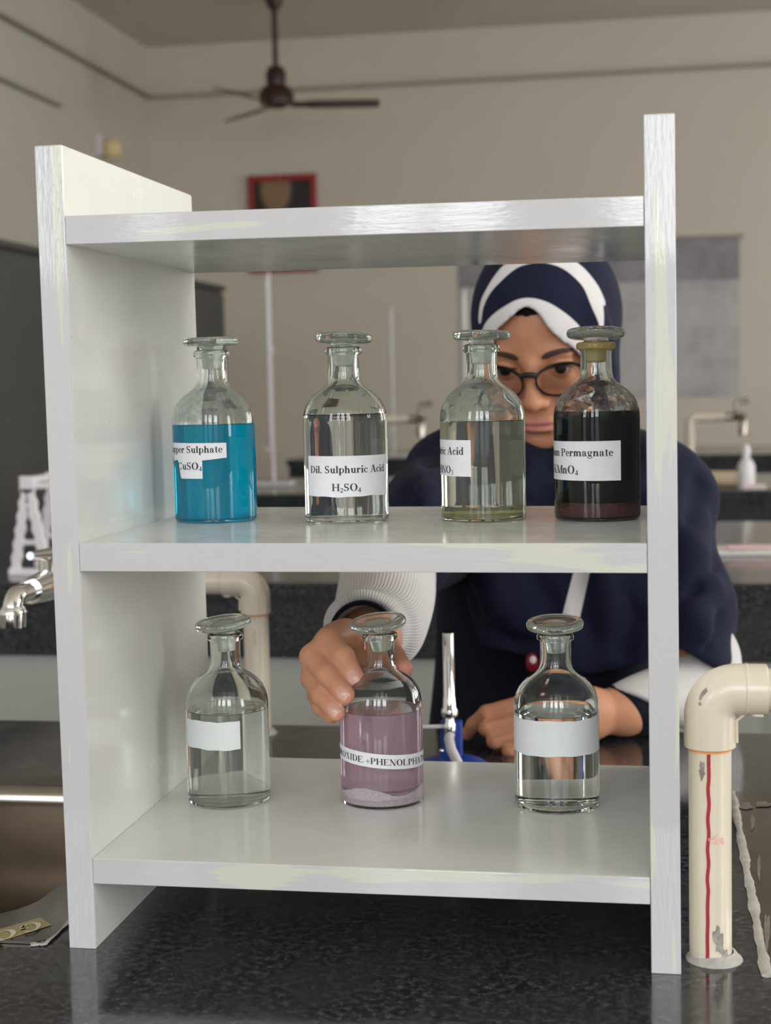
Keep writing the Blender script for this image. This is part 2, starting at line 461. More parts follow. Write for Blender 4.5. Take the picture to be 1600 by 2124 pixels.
# ---------------------------------------------------------------- background things on and along the walls
fan = empty('ceiling_fan', (-1.81, 8.2, 2.09), 'dark brown ceiling fan hanging on a thin rod near the far wall', 'fan')
MB().tube([(-1.81, 8.2, 2.16), (-1.81, 8.2, ZC-0.08)], 0.016).build('down_rod', M['fan'], fan, 40)
MB().lathe([(0, ZC-0.09), (0.03, ZC-0.09), (0.065, ZC-0.01), (0.065, ZC), (0, ZC)], (-1.81, 8.2, 0), 24).build('ceiling_cup', M['fan'], fan, 40)
MB().lathe([(0, 2.235), (0.045, 2.235), (0.062, 2.19), (0.055, 2.13), (0.085, 2.115), (0.105, 2.07), (0.10, 2.02), (0.05, 2.0), (0, 1.995)], (-1.81, 8.2, 0), 32).build('motor', M['fan'], fan, 40)
for a in (12, 132, 252):
    ca, sa = math.cos(math.radians(a)), math.sin(math.radians(a))
    w = MB()
    pts = []
    for s, hw in ((0.09, 0.02), (0.17, 0.022), (0.20, 0.055), (0.40, 0.065), (0.58, 0.060), (0.61, 0.04)):
        pts.append((s, hw))
    vs, fs = [], []
    for s, hw in pts:
        for q, dz in ((-hw, 0.012), (hw, -0.012)):
            for th in (0.0, 0.004): vs.append((-1.81+ca*s-sa*q, 8.2+sa*s+ca*q, 2.015+dz+th))
    for i in range(len(pts)-1):
        b = 4*i
        fs += [(b, b+4, b+6, b+2), (b+1, b+3, b+7, b+5), (b, b+1, b+5, b+4), (b+2, b+6, b+7, b+3)]
    fs += [(0, 2, 3, 1), (4*len(pts)-4, 4*len(pts)-3, 4*len(pts)-1, 4*len(pts)-2)]
    w.add(vs, fs).build('blade', M['fan'], fan)

pic = empty('framed_picture', (-2.07, YB, 1.44), 'red framed portrait picture hanging on the far wall below the fan', 'picture')
w = MB(); x0, x1, z0, z1, fw = -2.307, -1.835, 1.12, 1.768, 0.04
for a, b in (((x0, z0), (x0+fw, z1)), ((x1-fw, z0), (x1, z1)), ((x0+fw, z0), (x1-fw, z0+fw)), ((x0+fw, z1-fw), (x1-fw, z1))):
    w.box((a[0], YB-0.035, a[1]), (b[0], YB-0.001, b[1]))
w.build('frame', M['red_frame'], pic, bevel=0.006)
def portrait():
    m, t, out = nt('dark_portrait_print')
    b = node(t, 'ShaderNodeBsdfPrincipled', Roughness=0.5)
    tc = t.nodes.new('ShaderNodeTexCoord'); mp = t.nodes.new('ShaderNodeMapping')
    mp.inputs['Location'].default_value = (0.36, 0, -2.2); mp.inputs['Scale'].default_value = (8.0, 0.0, 5.6)
    gr = t.nodes.new('ShaderNodeTexGradient'); gr.gradient_type = 'SPHERICAL'
    t.links.new(tc.outputs['Object'], mp.inputs['Vector']); t.links.new(mp.outputs[0], gr.inputs[0])
    r = ramp(t, gr.outputs['Fac'], [(0.05, (0.022, 0.014, 0.012)), (0.30, (0.27, 0.16, 0.09))])
    t.links.new(r.outputs[0], b.inputs['Base Color']); t.links.new(b.outputs[0], out.inputs[0])
    return m
MB().box((x0+fw, YB-0.012, z0+fw), (x1-fw, YB-0.004, z1-fw)).build('print', portrait(), pic, origin=(-2.07, YB, 1.28))

def chart():
    m, t, out = nt('pale_wall_chart_print')
    b = node(t, 'ShaderNodeBsdfPrincipled', Roughness=0.5)
    tc = t.nodes.new('ShaderNodeTexCoord'); mp = t.nodes.new('ShaderNodeMapping')
    mp.inputs['Rotation'].default_value = (math.radians(90), 0, 0)
    t.links.new(tc.outputs['Object'], mp.inputs['Vector'])
    br = t.nodes.new('ShaderNodeTexBrick')
    br.offset = 0.0
    for k_, v_ in (('Scale', 1.0), ('Brick Width', 0.098), ('Row Height', 0.098), ('Mortar Size', 0.012)): br.inputs[k_].default_value = v_
    br.inputs['Color1'].default_value = (0.42, 0.41, 0.42, 1); br.inputs['Color2'].default_value = (0.36, 0.355, 0.37, 1)
    br.inputs['Mortar'].default_value = (0.42, 0.41, 0.41, 1)
    t.links.new(mp.outputs[0], br.inputs['Vector'])
    n = noise(t, 3.5, 3, 0.6)
    r = ramp(t, n.outputs['Fac'], [(0.35, 0.0), (0.65, 1.0)])
    c = mix(t, r.outputs[0], br.outputs['Color'], (0.52, 0.50, 0.50))
    t.links.new(c, b.inputs['Base Color']); t.links.new(b.outputs[0], out.inputs[0])
    return m
po = empty('wall_chart', (0.0, YB, 0.72), 'wide pale printed chart hanging on the far wall behind the girl', 'poster')
MB().box((-0.894, YB-0.006, 0.23), (0.925, YB-0.002, 0.98)).build('chart_sheet', chart(), po, origin=(0, YB, 0.6))
MB().box((-0.894, YB-0.006, 0.98), (0.925, YB-0.002, 1.25)).build('heading_strip', plain('grey_chart_heading', (0.22, 0.215, 0.235), 0.5, col2=(0.30, 0.295, 0.31), scale=9), po)
w = MB().tube([(-0.92, YB-0.012, 1.255), (0.95, YB-0.012, 1.255)], 0.012); w.build('top_rod', M['trim'], po)

lamp = empty('wall_light', (XL, 8.42, 1.85), 'small cream wall light fitting high on the left wall', 'light')
MB().box((XL, 8.36, 1.80), (XL+0.03, 8.48, 1.92)).build('back_plate', M['white_plastic'], lamp, bevel=0.004)
MB().sphere((XL+0.08, 8.42, 1.845), 0.062, 12, 0, (1, 1.0, 1.1)).build('lamp_globe', M['cream'], lamp, 60)

cup = empty('storage_cupboard', (-2.2, 4.5, ZF), 'long dark grey cupboard row standing along the left wall', 'cupboard')
MB().box((-2.75, 1.8, ZF), (-1.77, 6.74, 0.845)).build('carcass', M['cupboard'], cup, bevel=0.004)
MB().box((-2.76, 1.79, 0.845), (-1.75, 6.75, 0.87)).build('top_panel', M['cupboard'], cup, bevel=0.003)
for i in range(5):
    y0 = 1.82+i*0.985
    d = MB().box((-1.77, y0, ZF+0.08), (-1.755, y0+0.965, 0.83)).build('door', M['cupboard'], cup, bevel=0.003)
    MB().tube([(-1.75, y0+0.88, -0.05), (-1.735, y0+0.88, -0.05), (-1.735, y0+0.88, 0.10), (-1.75, y0+0.88, 0.10)], 0.006).build('handle', M['steel'], d)

# ---------------------------------------------------------------- benches
def rounded_rect(x0, x1, y0, y1, r, n=8):
    p = []
    for cx, cy_, a0 in ((x1-r, y1-r, 0), (x0+r, y1-r, 90), (x0+r, y0+r, 180), (x1-r, y0+r, 270)):
        for i in range(n+1):
            a = math.radians(a0+90*i/n); p.append((cx+r*math.cos(a), cy_+r*math.sin(a)))
    return p
def slab_with_holes(x0, x1, y0, y1, z0, z1, holes):
    w = MB()
    xs = sorted(set([x0, x1]+[h[0] for h in holes]+[h[1] for h in holes]))
    ys = sorted(set([y0, y1]+[h[2] for h in holes]+[h[3] for h in holes]))
    inside = lambda a, b: any(h[0] < a < h[1] and h[2] < b < h[3] for h in holes)
    nx, ny = len(xs)-1, len(ys)-1
    solid = [[not inside((xs[i]+xs[i+1])/2, (ys[j]+ys[j+1])/2) for j in range(ny)] for i in range(nx)]
    vid = {}
    def V(i, j, t):
        if (i, j, t) not in vid:
            vid[(i, j, t)] = len(w.v); w.v.append((xs[i], ys[j], z1 if t else z0))
        return vid[(i, j, t)]
    def S(i, j): return 0 <= i < nx and 0 <= j < ny and solid[i][j]
    for i in range(nx):
        for j in range(ny):
            if not solid[i][j]: continue
            q = [V(i, j, 1), V(i+1, j, 1), V(i+1, j+1, 1), V(i, j+1, 1)]
            w.f.append(tuple(q)); w.f.append((V(i, j, 0), V(i, j+1, 0), V(i+1, j+1, 0), V(i+1, j, 0)))
            for (di, dj, a, b) in ((-1, 0, (i, j+1), (i, j)), (1, 0, (i+1, j), (i+1, j+1)), (0, -1, (i, j), (i+1, j)), (0, 1, (i+1, j+1), (i, j+1))):
                if not S(i+di, j+dj): w.f.append((V(*a, 0), V(*b, 0), V(*b, 1), V(*a, 1)))
    w.m = [0]*len(w.f)
    return w
SINK_L = (-0.62, -0.018, 0.003, 0.432)
SINK_R = (0.452, 1.05, 0.003, 0.436)
def bench(x0, x1, y0, y1, label, holes=(), apron=0.142, doors=True):
    b = empty('lab_bench', ((x0+x1)/2, (y0+y1)/2, ZF), label, 'lab bench', 'black topped laboratory benches')
    slab_with_holes(x0, x1, y0, y1, -0.03, 0.0, holes).build('worktop', M['granite'], b, bevel=0.003)
    for yy in ((y0+0.01, y0+0.03), (y1-0.03, y1-0.01)):
        MB().box((x0+0.01, yy[0], -apron), (x1-0.01, yy[1], -0.031)).build('fascia', M['granite'], b)
    MB().box((x0+0.05, y0+0.05, -0.82), (x1-0.05, y0+0.07, -apron+0.02)).build('front_panel', M['cabinet'], b)
    MB().box((x0+0.05, y1-0.07, -0.82), (x1-0.05, y1-0.05, -apron+0.02)).build('rear_panel', M['cabinet'], b)
    for xx in (x0+0.03, x1-0.05):
        MB().box((xx, y0+0.05, ZF), (xx+0.02, y1-0.05, -apron+0.02)).build('end_panel', M['cabinet'], b)
    MB().box((x0+0.08, y0+0.10, ZF), (x1-0.08, y1-0.10, -0.82)).build('plinth', M['cupboard'], b)
    if doors:
        n = int((x1-x0-0.1)/0.5)
        for i in range(n):
            xa = x0+0.06+i*(x1-x0-0.12)/n; xb = x0+0.06+(i+1)*(x1-x0-0.12)/n
            d = MB().box((xa+0.004, y0+0.032, -0.80), (xb-0.004, y0+0.05, -apron-0.006)).build('door', M['cabinet'], b, bevel=0.002)
            MB().tube([(xb-0.06, y0+0.03, -0.30), (xb-0.06, y0+0.012, -0.30), (xb-0.06, y0+0.012, -0.20), (xb-0.06, y0+0.03, -0.20)], 0.005).build('handle', M['steel'], d)
    return b
g = 0.016
bench(-1.5, 1.9, -0.32, 0.678, 'nearest black granite bench, the one carrying the white shelf rack',
      [(SINK_L[0]+g, SINK_L[1]-g, SINK_L[2]+g, SINK_L[3]-g), (SINK_R[0]+g, SINK_R[1]-g, SINK_R[2]+g, SINK_R[3]-g)])
bench(-1.5, 2.3, 1.87, 3.08, 'black fronted bench right behind the girl, carrying the white pipette stand')
bench(-1.5, 2.6, 4.17, 5.05, 'bench behind the girl with the burette stand and beige roll on it')
bench(-1.4, 2.9, 6.5, 7.5, 'farthest black topped bench, low in front of the far wall')

# ---------------------------------------------------------------- sinks in the near bench
M['sealant_grey'] = plain('greyed_sealant', (0.36, 0.345, 0.315), 0.7, scale=60, col2=(0.46, 0.44, 0.41), bumps=0.6, bscale=250)
def sink(box, label, seal_side):
    x0, x1, y0, y1 = box
    s = empty('steel_sink', ((x0+x1)/2, (y0+y1)/2, 0), label, 'sink', 'steel sinks of the near bench')
    w = MB(); vs = []; n = None
    def ring(a, r, z):
        p = rounded_rect(x0+a, x1-a, y0+a, y1-a, r)
        vs.extend([(x, y, z) for x, y in p]); return len(p)
    for a, r, z in ((0.0, 0.012, 0.0004), (0.0, 0.012, 0.0022), (0.036, 0.055, 0.0018), (0.0375, 0.055, 0.0016), (0.041, 0.055, -0.001), (0.0440, 0.055, -0.006), (0.0450, 0.055, -0.012), (0.0455, 0.055, -0.018), (0.0530, 0.060, -0.120), (0.0545, 0.060, -0.135), (0.058, 0.060, -0.150), (0.066, 0.058, -0.162), (0.078, 0.055, -0.168), (0.090, 0.05, -0.1695), (0.13, 0.04, -0.172)):
        n = ring(a, r, z)
    def skin_of(r0, r1, floor):
        fs = [(i*n+k_, i*n+(k_+1) % n, (i+1)*n+(k_+1) % n, (i+1)*n+k_) for i in range(r1-r0) for k_ in range(n)]
        if floor: fs.append(tuple(range((r1-r0)*n, (r1-r0+1)*n)))
        return MB().add(vs[r0*n:(r1+1)*n], fs)
    skin_of(0, 3, False).build('rim', M['steel_rim'], s, 40)
    skin_of(3, len(vs)//n-1, True).build('basin', M['steel'], s, 40)
    MB().lathe([(0, 0), (0.028, 0), (0.034, 0.002), (0.034, 0.004), (0, 0.004)], ((x0+x1)/2, (y0+y1)/2, -0.174), 24).build('drain', M['chrome'], s, 40)
    # bead of sealant along the side next to the rack
    random.seed(len(label))
    xs = x1 if seal_side > 0 else x0
    pts = [(xs+seal_side*random.uniform(-0.0004, 0.0004), y0-0.002+(y1-y0)*i/60, 0.0014) for i in range(61)]
    if seal_side > 0: pts = [(xs-0.010+0.001*i, y0-0.001+random.uniform(-0.0006, 0.0006), 0.0010) for i in range(10)]+pts
    MB().tube(pts, [(0.0022 if seal_side > 0 else 0.0036)+0.0009*math.sin(i*0.23+1)*math.sin(i*0.61)+random.uniform(-0.0002, 0.0002) for i in range(len(pts))], 10, flat=0.4).build('sealant_bead', M['sealant_grey'], s, 60)
    return s
sl = sink(SINK_L, 'steel sink left of the rack with a gold sticker on its rim', 1)
sr = sink(SINK_R, 'steel sink right of the rack beside the upright cream pipe', -1)
# smear of sealant on the rim of the right sink
# ---------------------------------------------------------------- bold serif lettering (outlines in em units, cap height 0.68)
def g_bar(x0, y0, x1, y1): return [(x0, y0), (x1, y0), (x1, y1), (x0, y1)]
def g_diag(x0, y0, x1, y1, w): return [(x0-w/2, y0), (x0+w/2, y0), (x1+w/2, y1), (x1-w/2, y1)]
def g_arc(cx, cy_, rx, ry, a0, a1, tx, ty, n=20):
    out = []
    for i in range(n):
        q = []
        for a, k_ in ((a0+(a1-a0)*i/n, 0), (a0+(a1-a0)*(i+1)/n, 0), (a0+(a1-a0)*(i+1)/n, 1), (a0+(a1-a0)*i/n, 1)):
            r = math.radians(a)
            q.append((cx+(rx-k_*tx)*math.cos(r), cy_+(ry-k_*ty)*math.sin(r)))
        out.append(q)
    return out
def g_dot(cx, cy_, r): return [[(cx+r*math.cos(2*math.pi*i/10), cy_+r*math.sin(2*math.pi*i/10)) for i in range(10)]]
SW, TH, SF = 0.148, 0.045, 0.036
def g_serif(x, y, hw=0.13): return [g_bar(x-hw, y, x+hw, y+SF)] if y < 0.3 and y >= -0.02 else [g_bar(x-hw, y-SF, x+hw, y)]
def g_stem(x, y0, y1, top=True, bot=True, hw=0.125):
    p = [g_bar(x-SW/2, y0, x+SW/2, y1)]
    if bot: p.append(g_bar(x-hw, y0, x+hw, y0+SF))
    if top: p.append([(x-hw, y1-SF-0.012), (x+SW/2, y1-SF), (x+SW/2, y1), (x-hw*0.6, y1-0.01)])
    return p
def g_cap(x, hw=0.14): return [g_bar(x-SW/2, 0, x+SW/2, 0.68), g_bar(x-hw, 0, x+hw, SF), g_bar(x-hw, 0.68-SF, x+hw, 0.68)]
GLYPH = {
 ' ': (0.25, []), '.': (0.25, g_dot(0.12, 0.06, 0.07)), '-': (0.33, [g_bar(0.04, 0.2, 0.29, 0.27)]), '+': (0.57, [g_bar(0.05, 0.225, 0.52, 0.275), g_bar(0.26, 0.02, 0.31, 0.48)]),
 'o': (0.50, g_arc(0.25, 0.23, 0.225, 0.24, 0, 360, 0.125, 0.035, 28)),
 'c': (0.44, g_arc(0.23, 0.23, 0.205, 0.24, 48, 325, 0.125, 0.04)+g_dot(0.34, 0.36, 0.065)),
 'e': (0.44, g_arc(0.23, 0.23, 0.205, 0.24, 0, 325, 0.12, 0.04)+[g_bar(0.1, 0.235, 0.43, 0.275)]),
 'a': (0.50, g_arc(0.21, 0.33, 0.175, 0.14, 0, 165, 0.13, 0.035)+[g_bar(0.255, 0.05, 0.385, 0.34)]+g_arc(0.205, 0.13, 0.17, 0.145, 80, 290, 0.12, 0.05)+g_dot(0.1, 0.34, 0.06)+[[(0.3, 0.0), (0.49, 0.03), (0.49, 0.06), (0.33, 0.08)]]),
 'd': (0.556, g_arc(0.24, 0.23, 0.21, 0.24, 0, 360, 0.125, 0.04)+[g_bar(0.33, 0, 0.46, 0.68), g_bar(0.24, 0.65, 0.46, 0.68), g_bar(0.40, 0, 0.54, SF)]),
 'g': (0.50, g_arc(0.22, 0.32, 0.19, 0.155, 0, 360, 0.11, 0.035)+g_arc(0.23, -0.075, 0.22, 0.125, 0, 360, 0.06, 0.05)+[g_bar(0.12, 0.03, 0.38, 0.13), g_bar(0.34, 0.39, 0.49, 0.44), g_bar(0.08, 0.07, 0.17, 0.2)]),
 'h': (0.556, g_stem(0.13, 0, 0.68)+g_arc(0.29, 0.28, 0.185, 0.19, 0, 150, SW, 0.06)+[g_bar(0.475-SW, 0, 0.475, 0.29), g_bar(0.29, 0, 0.54, SF)]),
 'i': (0.278, g_stem(0.14, 0, 0.46)+g_dot(0.14, 0.61, 0.08)),
 'l': (0.278, g_stem(0.14, 0, 0.68)),
 'm': (0.833, g_stem(0.13, 0, 0.46)+g_arc(0.28, 0.28, 0.175, 0.19, 0, 150, SW, 0.06)+[g_bar(0.455-SW, 0, 0.455, 0.29), g_bar(0.29, 0, 0.51, SF)]+g_arc(0.565, 0.28, 0.185, 0.19, 0, 150, SW, 0.06)+[g_bar(0.75-SW, 0, 0.75, 0.29), g_bar(0.57, 0, 0.82, SF)]),
 'n': (0.556, g_stem(0.13, 0, 0.46)+g_arc(0.29, 0.28, 0.185, 0.19, 0, 150, SW, 0.06)+[g_bar(0.475-SW, 0, 0.475, 0.29), g_bar(0.29, 0, 0.54, SF)]),
 'p': (0.556, g_stem(0.14, -0.2, 0.46, True, False)+[g_bar(0.01, -0.2, 0.28, -0.2+SF)]+g_arc(0.31, 0.23, 0.21, 0.24, -150, 150, 0.125, 0.04)),
 'r': (0.444, g_stem(0.14, 0, 0.46)+g_arc(0.30, 0.33, 0.13, 0.13, 60, 170, 0.09, 0.06)+g_dot(0.35, 0.38, 0.075)),
 's': (0.389, g_arc(0.19, 0.345, 0.15, 0.125, 35, 250, 0.09, 0.045)+g_arc(0.185, 0.115, 0.16, 0.135, -145, 75, 0.10, 0.045)+[[(0.04, 0.33), (0.11, 0.22), (0.345, 0.13), (0.27, 0.24)]]),
 't': (0.333, [g_bar(0.09, 0.08, 0.215, 0.60), g_bar(0.01, 0.42, 0.32, 0.46)]+g_arc(0.215, 0.10, 0.125, 0.11, 180, 320, 0.10, 0.05)),
 'u': (0.556, [g_bar(0.075, 0.17, 0.075+SW, 0.46), g_bar(0.01, 0.43, 0.2, 0.46), g_bar(0.345, 0, 0.48, 0.46), g_bar(0.28, 0.43, 0.48, 0.46), g_bar(0.42, 0, 0.545, SF)]+g_arc(0.26, 0.18, 0.185, 0.19, 180, 320, SW, 0.06)),
 'A': (0.722, [g_diag(0.10, 0, 0.345, 0.68, 0.05), g_diag(0.56, 0, 0.36, 0.69, 0.155), g_bar(0.19, 0.22, 0.5, 0.26), g_bar(0.0, 0, 0.23, SF), g_bar(0.43, 0, 0.71, SF)]),
 'C': (0.722, g_arc(0.37, 0.34, 0.33, 0.355, 35, 325, 0.155, 0.04, 28)+[g_bar(0.62, 0.46, 0.66, 0.68)]),
 'D': (0.722, g_cap(0.15)+g_arc(0.28, 0.34, 0.40, 0.34, -90, 90, 0.155, SF, 24)+[g_bar(0.1, 0, 0.29, SF), g_bar(0.1, 0.68-SF, 0.29, 0.68)]),
 'E': (0.667, g_cap(0.15)+[g_bar(0.15, 0, 0.62, SF+0.01), g_bar(0.15, 0.67-SF, 0.6, 0.68), g_bar(0.2, 0.33, 0.42, 0.37), g_bar(0.4, 0.25, 0.435, 0.45), [(0.57, 0), (0.62, 0), (0.645, 0.2), (0.615, 0.2)], [(0.56, 0.68), (0.6, 0.68), (0.61, 0.5), (0.58, 0.5)]]),
 'G': (0.778, g_arc(0.37, 0.34, 0.33, 0.355, 40, 335, 0.155, 0.06, 28)+[g_bar(0.53, 0.04, 0.68, 0.33), g_bar(0.42, 0.27, 0.7, 0.33)]),
 'H': (0.778, g_cap(0.15)+g_cap(0.62)+[g_bar(0.15, 0.32, 0.62, 0.37)]),
 'I': (0.389, g_cap(0.195)),
 'K': (0.778, g_cap(0.15)+[g_diag(0.26, 0.28, 0.60, 0.66, 0.06), g_diag(0.62, 0, 0.33, 0.42, 0.17), g_bar(0.47, 0, 0.77, SF), g_bar(0.48, 0.68-SF, 0.72, 0.68)]),
 'L': (0.667, g_cap(0.15)+[g_bar(0.15, 0, 0.62, SF+0.01), [(0.58, 0), (0.62, 0), (0.645, 0.22), (0.615, 0.22)]]),
 'M': (0.944, [g_bar(0.11, 0, 0.15, 0.68), g_bar(0.02, 0, 0.24, SF), g_diag(0.46, 0.0, 0.16, 0.68, 0.16), g_diag(0.47, 0.0, 0.77, 0.68, 0.06), g_bar(0.72, 0, 0.72+SW+0.02, 0.68), g_bar(0.65, 0, 0.93, SF), g_bar(0.02, 0.68-SF, 0.2, 0.68), g_bar(0.76, 0.68-SF, 0.93, 0.68)]),
 'N': (0.722, [g_bar(0.10, 0, 0.14, 0.68), g_bar(0.02, 0, 0.23, SF), g_diag(0.57, 0.0, 0.12, 0.68, 0.16), g_bar(0.585, 0, 0.625, 0.68), g_bar(0.50, 0.68-SF, 0.71, 0.68), g_bar(0.02, 0.68-SF, 0.2, 0.68)]),
 'O': (0.778, g_arc(0.39, 0.34, 0.345, 0.355, 0, 360, 0.165, 0.035, 36)),
 'P': (0.611, g_cap(0.15)+g_arc(0.28, 0.49, 0.30, 0.19, -90, 90, 0.15, SF)+[g_bar(0.15, 0.30, 0.29, 0.30+SF), g_bar(0.15, 0.68-SF, 0.29, 0.68)]),
 'R': (0.722, g_cap(0.15)+g_arc(0.28, 0.50, 0.28, 0.18, -90, 90, 0.15, SF)+[g_bar(0.15, 0.32, 0.29, 0.32+SF), g_bar(0.15, 0.68-SF, 0.29, 0.68), g_diag(0.60, 0, 0.36, 0.34, 0.17), g_bar(0.5, 0, 0.71, SF)]),
 'S': (0.556, g_arc(0.27, 0.50, 0.215, 0.19, 20, 250, 0.12, 0.04)+g_arc(0.275, 0.175, 0.225, 0.185, -160, 75, 0.12, 0.04)+[[(0.055, 0.47), (0.15, 0.31), (0.50, 0.19), (0.41, 0.36)], g_bar(0.44, 0.5, 0.475, 0.68), g_bar(0.05, 0, 0.085, 0.19)]),
 'T': (0.667, [g_bar(0.265, 0, 0.40, 0.68), g_bar(0.19, 0, 0.475, SF), g_bar(0.04, 0.67-SF, 0.63, 0.68), [(0.03, 0.48), (0.06, 0.48), (0.09, 0.68), (0.04, 0.68)], [(0.61, 0.48), (0.64, 0.48), (0.63, 0.68), (0.58, 0.68)]]),
 'X': (0.722, [g_diag(0.57, 0, 0.17, 0.68, 0.165), g_diag(0.12, 0, 0.57, 0.68, 0.05), g_bar(0.01, 0, 0.24, SF), g_bar(0.42, 0, 0.72, SF), g_bar(0.02, 0.68-SF, 0.31, 0.68), g_bar(0.47, 0.68-SF, 0.69, 0.68)]),
 'Y': (0.722, [g_bar(0.30, 0, 0.435, 0.32), g_bar(0.22, 0, 0.51, SF), g_diag(0.37, 0.28, 0.15, 0.68, 0.15), g_diag(0.40, 0.3, 0.60, 0.68, 0.05), g_bar(0.02, 0.68-SF, 0.29, 0.68), g_bar(0.49, 0.68-SF, 0.71, 0.68)]),
 '0': (0.50, g_arc(0.25, 0.34, 0.22, 0.355, 0, 360, 0.12, 0.04, 24)),
 '1': (0.50, [g_bar(0.2, 0, 0.33, 0.68), g_bar(0.09, 0, 0.43, SF), [(0.2, 0.68), (0.07, 0.6), (0.09, 0.57), (0.2, 0.61)]]),
 '2': (0.50, g_arc(0.24, 0.47, 0.20, 0.21, -20, 165, 0.13, 0.05)+[[(0.03, 0.02), (0.12, 0.02), (0.43, 0.42), (0.31, 0.42)], g_bar(0.03, 0, 0.46, 0.11)]),
 '3': (0.50, g_arc(0.22, 0.51, 0.18, 0.17, -60, 160, 0.12, 0.05)+g_arc(0.2, 0.18, 0.22, 0.19, -150, 90, 0.13, 0.05)),
 '4': (0.50, [g_bar(0.28, 0, 0.40, 0.68), g_bar(0.02, 0.15, 0.48, 0.25), [(0.02, 0.2), (0.08, 0.2), (0.36, 0.68), (0.3, 0.68)]]),
 '5': (0.50, [g_bar(0.12, 0.58, 0.45, 0.68), g_bar(0.10, 0.36, 0.16, 0.66)]+g_arc(0.22, 0.21, 0.22, 0.22, -150, 120, 0.12, 0.05)),
 '7': (0.50, [g_bar(0.03, 0.58, 0.47, 0.68), g_diag(0.16, 0, 0.43, 0.64, 0.12)]),
 '8': (0.50, g_arc(0.25, 0.52, 0.19, 0.17, 0, 360, 0.09, 0.05)+g_arc(0.25, 0.18, 0.22, 0.19, 0, 360, 0.11, 0.05)),
}
def layout(s):
    """polygons of a line of text in em units, and its width; _x sets x as a subscript"""
    x, out, sub = 0.0, [], False
    for ch in s:
        if ch == '_': sub = True; continue
        adv, polys = GLYPH[ch]
        sc, dy = (0.62, -0.13) if sub else (1.0, 0.0)
        for p in polys: out.append([(x+px*sc, dy+py*sc) for px, py in p])
        x += adv*sc; sub = False
    return out, x
def text_mesh(mb, s, em, place, mi=0):
    """place(u, v) maps metres along and above the baseline to a world point"""
    polys, wd = layout(s)
    for p in polys:
        pts = [place(a*em, b*em) for a, b in p]
        mb.add(pts, [tuple(range(len(pts)))], mi)
    return wd*em
def text_width(s, em): return layout(s)[1]*em
# ---------------------------------------------------------------- the white shelf rack
RT, RW, RD = 0.0183, 0.400, 0.2838
rack = empty('shelf_rack', (RW/2, RD/2, 0), 'white laminate open shelf rack standing on the near granite bench', 'shelf')
def sheared_box(w, x0, x1, y0, y1, z0, z1, dx0, dx1):
    return w.add([(x0+dx0, y0, z0), (x1+dx0, y0, z0), (x1+dx0, y1, z0), (x0+dx0, y1, z0), (x0+dx1, y0, z1), (x1+dx1, y0, z1), (x1+dx1, y1, z1), (x0+dx1, y1, z1)],
                 [(0, 3, 2, 1), (4, 5, 6, 7), (0, 1, 5, 4), (1, 2, 6, 5), (2, 3, 7, 6), (3, 0, 4, 7)])
EB = 0.0012
for x0, hh, sh in ((0.0, 0.5251, -0.0031), (RW-RT, 0.5262, -0.0013)):
    p = sheared_box(MB(), x0, x0+RT, EB, RD, 0.0, hh, 0, sh).build('side_panel', M['laminate'], rack, bevel=0.0004, origin=(x0, 0, 0))
    sheared_box(MB(), x0, x0+RT, 0.0, EB, 0.0, hh, 0, sh).build('edge_strip', M['edge_v'], p, bevel=0.0005)
    sheared_box(MB(), x0+0.0004, x0+RT-0.0004, 0.001, RD-0.001, hh, hh+0.0004, sh, sh).build('top_edge', M['raw_edge'], p)
def shelf_z(i, x):
    zl, dz = ((0.4806, -0.0019), (0.2705, -0.0010), (0.0613, -0.0005))[i]
    return zl+dz*(x-RT)/(RW-2*RT)
for i, th in enumerate((0.018, 0.0183, 0.017)):
    f = lambda x: -0.0031*shelf_z(i, x)/0.5251 if x < 0.2 else -0.0013*shelf_z(i, x)/0.5262
    xa, xb = RT+f(0)+0.0002, RW-RT+f(0.4)-0.0002
    def board(y0, y1):
        za, zb = shelf_z(i, RT), shelf_z(i, RW-RT)
        return MB().add([(xa, y0, za-th), (xb, y0, zb-th), (xb, y1, zb-th), (xa, y1, za-th), (xa, y0, za), (xb, y0, zb), (xb, y1, zb), (xa, y1, za)],
                        [(0, 3, 2, 1), (4, 5, 6, 7), (0, 1, 5, 4), (1, 2, 6, 5), (2, 3, 7, 6), (3, 0, 4, 7)])
    p = board(EB, RD).build('shelf_board', M['laminate'], rack, bevel=0.0004, origin=(xa, 0, shelf_z(i, xa)))
    board(0.0004, EB+0.0001).build('edge_strip', M['edge_h'], p, bevel=0.0005)

# ---------------------------------------------------------------- reagent bottles
BR = 0.0308
OUT_P = [(0, 0.03), (0.55, 0.025), (0.80, 0.0), (0.93, 0.012), (0.985, 0.05), (1.0, 0.12), (1.0, 2.36), (0.995, 2.46), (0.975, 2.58), (0.935, 2.71), (0.875, 2.83), (0.79, 2.94), (0.69, 3.03), (0.575, 3.11), (0.475, 3.18), (0.41, 3.26), (0.378, 3.36), (0.366, 3.50), (0.362, 3.88), (0.375, 3.92), (0.415, 3.94), (0.438, 3.98), (0.442, 4.03), (0.425, 4.08), (0.38, 4.11), (0.335, 4.115), (0.312, 4.09)]
IN_P = [(0.29, 4.0), (0.272, 3.88), (0.262, 3.70), (0.27, 3.50), (0.285, 3.38), (0.32, 3.27), (0.39, 3.16), (0.50, 3.07), (0.62, 2.98), (0.73, 2.88), (0.815, 2.78), (0.87, 2.68), (0.91, 2.56), (0.93, 2.44), (0.935, 2.34), (0.935, 0.26), (0.90, 0.14), (0.80, 0.09), (0, 0.08)]
def inner_r(z):
    p = IN_P[::-1]
    for (r0, z0), (r1, z1) in zip(p[:-1], p[1:]):
        if z0 <= z <= z1: return r0+(r1-r0)*(z-z0)/max(z1-z0, 1e-9)
    return 0.26
